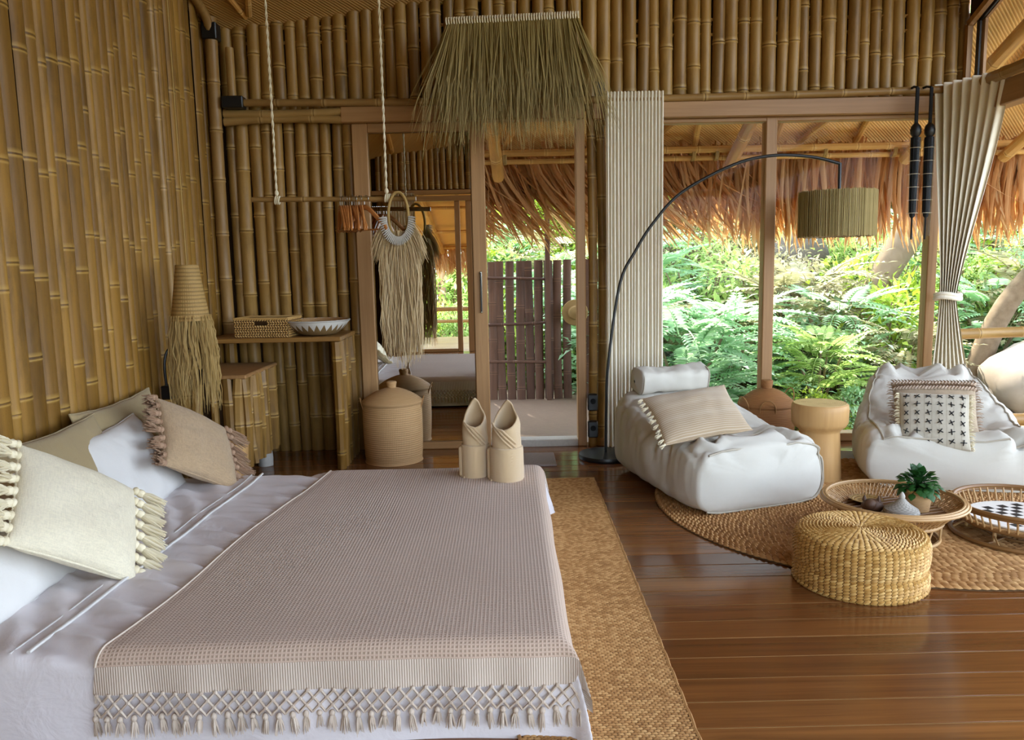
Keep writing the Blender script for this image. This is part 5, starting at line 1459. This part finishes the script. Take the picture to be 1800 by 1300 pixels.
# ---- rattan tray table
t = empty('rattan_tray_table', (1.82, 3.68, .014), .3, 'round rattan tray table on zigzag cane legs behind the pouf', 'table')
def hoop(r, z, th, n=56, nn=6): return MB().tube([(r*math.cos(a), r*math.sin(a), z) for a in np.linspace(0, 2*math.pi, n+1)[:-1]], th, nn, closed=True)
MB().lathe([(.001, .118), (.235, .118), (.237, .124), (.235, .130), (.001, .130)], 48, cap=False).build('tray_floor', MT['rattan_dk'], t)
m = MB()
for i in range(13):
    y_ = -.21+.035*i; x_ = math.sqrt(max(0, .225**2-y_*y_)); m.tube([(-x_, y_, .132), (x_, y_, .132)], .004, 5)
m.build('tray_cane', MT['rattan_dk'], t)
m = MB()
for i in range(96):
    for s_ in (-1, 1):
        a = 2*math.pi*i/96; a2 = a+s_*.14
        m.tube([(.232*math.cos(a), .232*math.sin(a), .124), (.306*math.cos(a2), .306*math.sin(a2), .186)], .003, 4, caps=False)
tag(m.build('tray_wall', MT['rattan'], t), kind='stuff')
for r_, z_, th in ((.308, .188, .011), (.321, .184, .007), (.300, .195, .006)): hoop(r_, z_, th).build('rim_hoop', MT['rattan'], t)
for r_, z_ in ((.215, .113), (.215, .096), (.205, .012)): hoop(r_, z_, .009).build('leg_hoop', MT['rattan'], t)
m = MB()
for i in range(56):
    a = 2*math.pi*i/56; m.tube([(.215*math.cos(a), .215*math.sin(a), .10), (.29*math.cos(a+.03), .29*math.sin(a+.03), .175)], .0035, 4, caps=False)
tag(m.build('under_cane', MT['rattan'], t), kind='stuff')
for i in range(18):
    a = 2*math.pi*i/18; a2 = a+math.pi/18*(1 if i % 2 else -1)*.9
    MB().tube([(.213*math.cos(a), .213*math.sin(a), .10), (.205*math.cos(a2), .205*math.sin(a2), .01)], .0055, 6).build('cane_leg', MT['rattan'], t)
# ---- round table with the checker board
t = empty('rattan_game_table', (2.44, 3.66, .014), 0, 'round rattan stand with a spindle rim holding the checkerboard at the right edge', 'table')
MB().lathe([(.001, .075), (.262, .075), (.265, .081), (.262, .087), (.001, .087)], 48, cap=False).build('tray_floor', MT['rattan'], t)
for r_, z_, th in ((.302, .158, .010), (.302, .144, .006), (.265, .075, .009)): hoop(r_, z_, th).build('rim_hoop', MT['rattan_dk'], t)
sp = MB().tube([(.265, 0, .072), (.302, 0, .155)], .0048, 6).mesh('spindle', MT['rattan'])
for i in range(48): inst('spindle', sp, t, (0, 0, 0), (0, 0, 2*math.pi*i/48))
hoop(.305, .012, .011).build('base_hoop', MT['rattan_dk'], t); hoop(.15, .012, .006).build('base_hoop', MT['rattan_dk'], t)
for i in range(6):
    a = 2*math.pi*i/6+.5
    MB().tube([(.23*math.cos(a), .23*math.sin(a), .075), (.235*math.cos(a), .235*math.sin(a), .012)], .009, 8).tube([(.235*math.cos(a), .235*math.sin(a), .04), (.27*math.cos(a+.12), .27*math.sin(a+.12), .028), (.30*math.cos(a+.2), .30*math.sin(a+.2), .014)], .005, 6).build('leg', MT['rattan'], t)
    MB().tube([(.15*math.cos(a), .15*math.sin(a), .012), (.30*math.cos(a), .30*math.sin(a), .012)], .006, 6).build('base_spoke', MT['rattan_dk'], t)
k = NT('checker_print'); v = k.coord(); ch = k.n('TexChecker', {'Vector': v, 'Color1': g(0), 'Color2': g(1), 'Scale': 1/.042}).outputs['Fac']
sp_ = k.n('SeparateXYZ', {0: v})
ins = k.math('MULTIPLY', k.math('LESS_THAN', k.math('ABSOLUTE', sp_.outputs[0]), .168), k.math('LESS_THAN', k.math('ABSOLUTE', sp_.outputs[1]), .168))
MT['checker'] = k.shade(k.mix(k.math('MULTIPLY', ch, ins), hexc('#e8e4dc'), hexc('#1c1b1a')), .6, None, .3)
o = MB().lathe([(.001, 0), (.238, 0), (.240, .004), (.238, .008), (.001, .008)], 48, cap=False).build('checkerboard', MT['checker'], loc=(2.44, 3.66, .102)); o.rotation_euler = (0, 0, rad(12))
tag(o, 'round white checkerboard with black squares lying in the rattan stand', 'game board')
# ---- things on the tray
ZT = .014+.137
t = empty('potted_plant', (1.925, 3.66, ZT), label='small glossy green plant in a woven pot on the rattan tray', cat='plant')
m = MB(); P = np.zeros((33, 12, 3)); UV = np.zeros((33, 12, 2))
for i in range(33):
    for j in range(12):
        v_ = j/11; r_ = .054+.014*v_; a = 2*math.pi*i/32; P[i, j] = (r_*math.cos(a), r_*math.sin(a), .10*v_); UV[i, j] = (i/32, v_*.6)
m.grid(P, uv=UV); m.lathe([(.001, .085), (.064, .085)], 24, cap=False); m.lathe([(.001, .001), (.054, .001)], 24, cap=False); m.build('pot', MT['coil'], t)
hoop(.068, .10, .005, 32).build('pot_rim', MT['seagrass'], t)
q = random.Random(77); st = MB()
for i in range(120):
    a = q.uniform(0, 6.28); el = q.uniform(-.15, 1.5); d = Vector((math.cos(a)*math.cos(el), math.sin(a)*math.cos(el), math.sin(el)))
    b = Vector((0, 0, .085)); rr_ = q.uniform(.55, 1); e = Vector((d.x*.085*rr_, d.y*.085*rr_, .105+d.z*.08*rr_))
    st.tube([b, b*.4+e*.6+Vector((0, 0, .015)), e], .0016, 4)
    m = MB(); nn = Vector((0, 0, 1)); s_ = d.cross(nn).normalized() if abs(d.z) < .98 else Vector((1, 0, 0)); dd = (d+Vector((0, 0, -.55))).normalized(); L = q.uniform(.034, .05); w_ = L*.85
    pn = s_.cross(dd).normalized()
    if pn.z < 0: pn = -pn
    P = [e, e+dd*L*.25+s_*w_*.42, e+dd*L*.6+s_*w_*.46, e+dd*L-pn*.008, e+dd*L*.6-s_*w_*.46, e+dd*L*.25-s_*w_*.42, e+dd*L*.5+pn*.006]
    m.add(P, [(0, 1, 6), (1, 2, 6), (2, 3, 6), (3, 4, 6), (4, 5, 6), (5, 0, 6)]); m.build('leaf', MT['lf_dark'], t, sharp=0)
st.build('stems', MT['lf_dark'], t)
t = empty('pottery_jar', (1.79, 3.535, ZT), label='grey patterned pottery jar with a conical knobbed lid on the rattan tray', cat='jar')
k = NT('grey_pottery'); v = k.coord('UV'); a_ = k.wave(v, 10, 0, 'Y'); b_ = k.n('TexChecker', {'Vector': k.mapv(v, (30, 12, 1)), 'Scale': 1.0}).outputs['Fac']
c = k.mix(k.math('MULTIPLY', k.ramp(a_, [(.4, g(0)), (.6, g(1))]), k.math('ADD', k.math('MULTIPLY', b_, .7), .3)), hexc('#aaa49a'), hexc('#5c564e'))
MT['pottery'] = k.shade(c, .6, k.bump(b_, .4, .003), .3)
def lathe_uv(pr, n=36):
    P = np.zeros((n+1, len(pr), 3)); UV = np.zeros((n+1, len(pr), 2))
    for i in range(n+1):
        for j, (r_, z_) in enumerate(pr):
            a = 2*math.pi*i/n; P[i, j] = (r_*math.cos(a), r_*math.sin(a), z_); UV[i, j] = (i/n, j/(len(pr)-1))
    return MB().grid(P, uv=UV)
lathe_uv(curve_prof([(.001, 0), (.052, 0), (.070, .012), (.078, .032), (.072, .046), (.066, .05)], 16)).build('body', MT['pottery'], t)
lathe_uv(curve_prof([(.073, .047), (.062, .054), (.036, .072), (.018, .090), (.010, .100)], 14)).build('lid', MT['pottery'], t)
MB().lathe([(.009, .092), (.014, .102), (.012, .112), (.005, .124), (.001, .127)], 14).build('lid_knob', MT['pottery'], t)
MT['brownwood'] = m_plain('dark_carved_wood', hexc('#5f4330'), .55, 0, .35, hexc('#3f2a1c'), 20)
t = empty('carved_figure', (1.70, 3.63, ZT), rad(-20), 'small dark carved wooden figure with two pointed ears on the rattan tray', 'figurine')
m = MB().ell((0, 0, .034), (.050, .036, .034), 16, 10).ell((-.012, -.02, .045), (.030, .026, .026), 12, 8); m.build('body', MT['brownwood'], t)
for s_ in (-.036, .026): MB().lathe([(.012, 0), (.008, .014), (.001, .028)], 8, (s_, -.005, .058)).build('ear', MT['brownwood'], t)
t = empty('woven_plate', (1.75, 3.80, ZT), label='small yellowish woven plate lying at the back of the rattan tray', cat='plate')
lathe_uv([(.001, .003), (.05, .003), (.075, .012), (.078, .017), (.07, .015), (.048, .008), (.001, .008)], 32).build('plate_body', MT['cap_weave'], t)

# ---- umbrellas in clear sleeves hanging from the beam
for i, (x, lb) in enumerate(((2.815, 'slim black umbrella in a clear sleeve hung left of its twin on the beam'), (2.91, 'slim black umbrella in a clear sleeve hung next to the tied curtain'))):
    t = empty('hanging_umbrella', (x, 5.60, 2.46), rad(10*i), lb, 'umbrella')
    MB().box(-.012, .012, -.006, .006, -.30, .02, .003).tube([(0, .0, .02), (0, .05, .035), (0, .10, .03)], .008, 6).build('strap', MT['blackcloth'], t)
    MB().lathe([(.018, -.31), (.034, -.285), (.036, -.26), (.03, -.235), (.012, -.215)], 14).build('collar', MT['black'], t)
    m = MB().lathe([(.001, -.86), (.018, -.84), (.026, -.6), (.030, -.31), (.001, -.30)], 12)
    for k_ in range(8): a = 2*math.pi*k_/8; m.tube([(.027*math.cos(a), .027*math.sin(a), -.32), (.019*math.cos(a), .019*math.sin(a), -.82)], .005, 4)
    m.tube([(0, 0, -.84), (0, 0, -1.0)], .006, 6); m.build('folded_canopy', MT['blackcloth'], t)
    MB().lathe([(.037, -.31), (.036, -.6), (.032, -.98)], 14, cap=False).build('clear_sleeve', MT['clear'], t)
    m = MB()
    for z_ in np.linspace(-.38, -.82, 6): m.tube([(.0375*math.cos(a), .0375*math.sin(a), z_) for a in np.linspace(0, 2*math.pi, 17)[:-1]], .0014, 4, closed=True)
    m.build('sleeve_lines', MT['tass_cream'], t)

# ---- curtains
def pleats(x0, x1, y, z0, z1, n, depth, seg=10, seed=0):
    q = random.Random(seed); xs = np.linspace(0, 1, n*seg+1); zs = np.linspace(0, 1, 10); P = np.zeros((len(xs), len(zs), 3))
    for i, u in enumerate(xs):
        for j, v_ in enumerate(zs):
            ph = math.pi*n*u; w_ = .8-1.6*abs(math.sin(ph+.25*math.sin(v_*4+u*9)*v_))**.4
            P[i, j] = (x0+(x1-x0)*u+.006*math.sin(v_*3+u*30)*v_, y+depth*w_*(1-.08*v_), z1+(z0-z1)*v_)
    m = MB(); m.grid(P); return m
def curtain(name, x0, x1, y, z0, z1, n, d, label, seed):
    t = empty(name, ((x0+x1)/2, y, z0), label=label, cat='curtain')
    m = pleats(x0-(x0+x1)/2, x1-(x0+x1)/2, 0, 0, z1-z0, n, d, 10, seed); m.build('pleated_cloth', MT['curtain'], t, sharp=0)
    MB().tube([(-(x1-x0)/2-.03, 0, z1-z0-.05), ((x1-x0)/2+.03, 0, z1-z0-.05)], .014, 8).build('curtain_rod', MT['bam_x'], t); return t
curtain('pleated_curtain', .70, 1.10, 5.66, .02, 2.50, 17, .036, 'ivory pleated curtain gathered beside the arc lamp', 1)
curtain('reflected_curtain', -1.75, -1.38, YB+.12, .02, 2.44, 9, .04, 'ivory pleated curtain seen in the mirror behind the garment', 2)
# tied curtain on the right, gathered at the corner and flaring up to its rod
t = empty('tied_curtain', (3.08, 5.62, .02), label='ivory curtain tied in the middle at the open corner of the room', cat='curtain')
NU, NV = 150, 46; P = np.zeros((NU+1, NV+1, 3))
for j in range(NV+1):
    z = 2.50*j/NV
    tie = 1.03
    if z > tie: k_ = ((z-tie)/(2.5-tie)); wd = .10+.46*k_**1.25; dp = .030+.028*k_
    else: k_ = (tie-z)/tie; wd = .10+.17*min(1, k_*1.5)**1.1; dp = .018+.006*k_
    for i in range(NU+1):
        u = i/NU
        # along the rod the cloth runs forward from the corner towards the camera
        ax = Vector((.34, -.94, 0)).normalized() if z > tie else Vector((.75, -.66, 0)).normalized()
        kk = max(0, min(1, (z-tie)/(2.5-tie)))
        ax = (Vector((.85, -.5, 0))*(1-kk)+Vector((.34, -.94, 0))*kk).normalized()
        nrm = Vector((ax.y, -ax.x, 0))
        s_ = math.sin(2*math.pi*u*8+.4*math.sin(z*2))
        rise = .0
        p = ax*(wd*(u-.25))+nrm*(dp*math.copysign(abs(s_)**.7, s_)*(1-.75*u*kk))
        P[i, j] = (p.x, p.y, z+rise)
m = MB(); m.grid(P); m.build('gathered_cloth', MT['curtain'], t, sharp=0)
MB().tube([(.085*math.cos(a)+.02, .06*math.sin(a)-.01, 1.03+.008*math.sin(2*a)) for a in np.linspace(0, 2*math.pi, 25)[:-1]], .016, 8, closed=True).tube([(.085*math.cos(a)+.02, .06*math.sin(a)-.01, 1.055+.008*math.sin(2*a)) for a in np.linspace(0, 2*math.pi, 25)[:-1]], .014, 8, closed=True).build('tie_band', MT['curtain'], t)
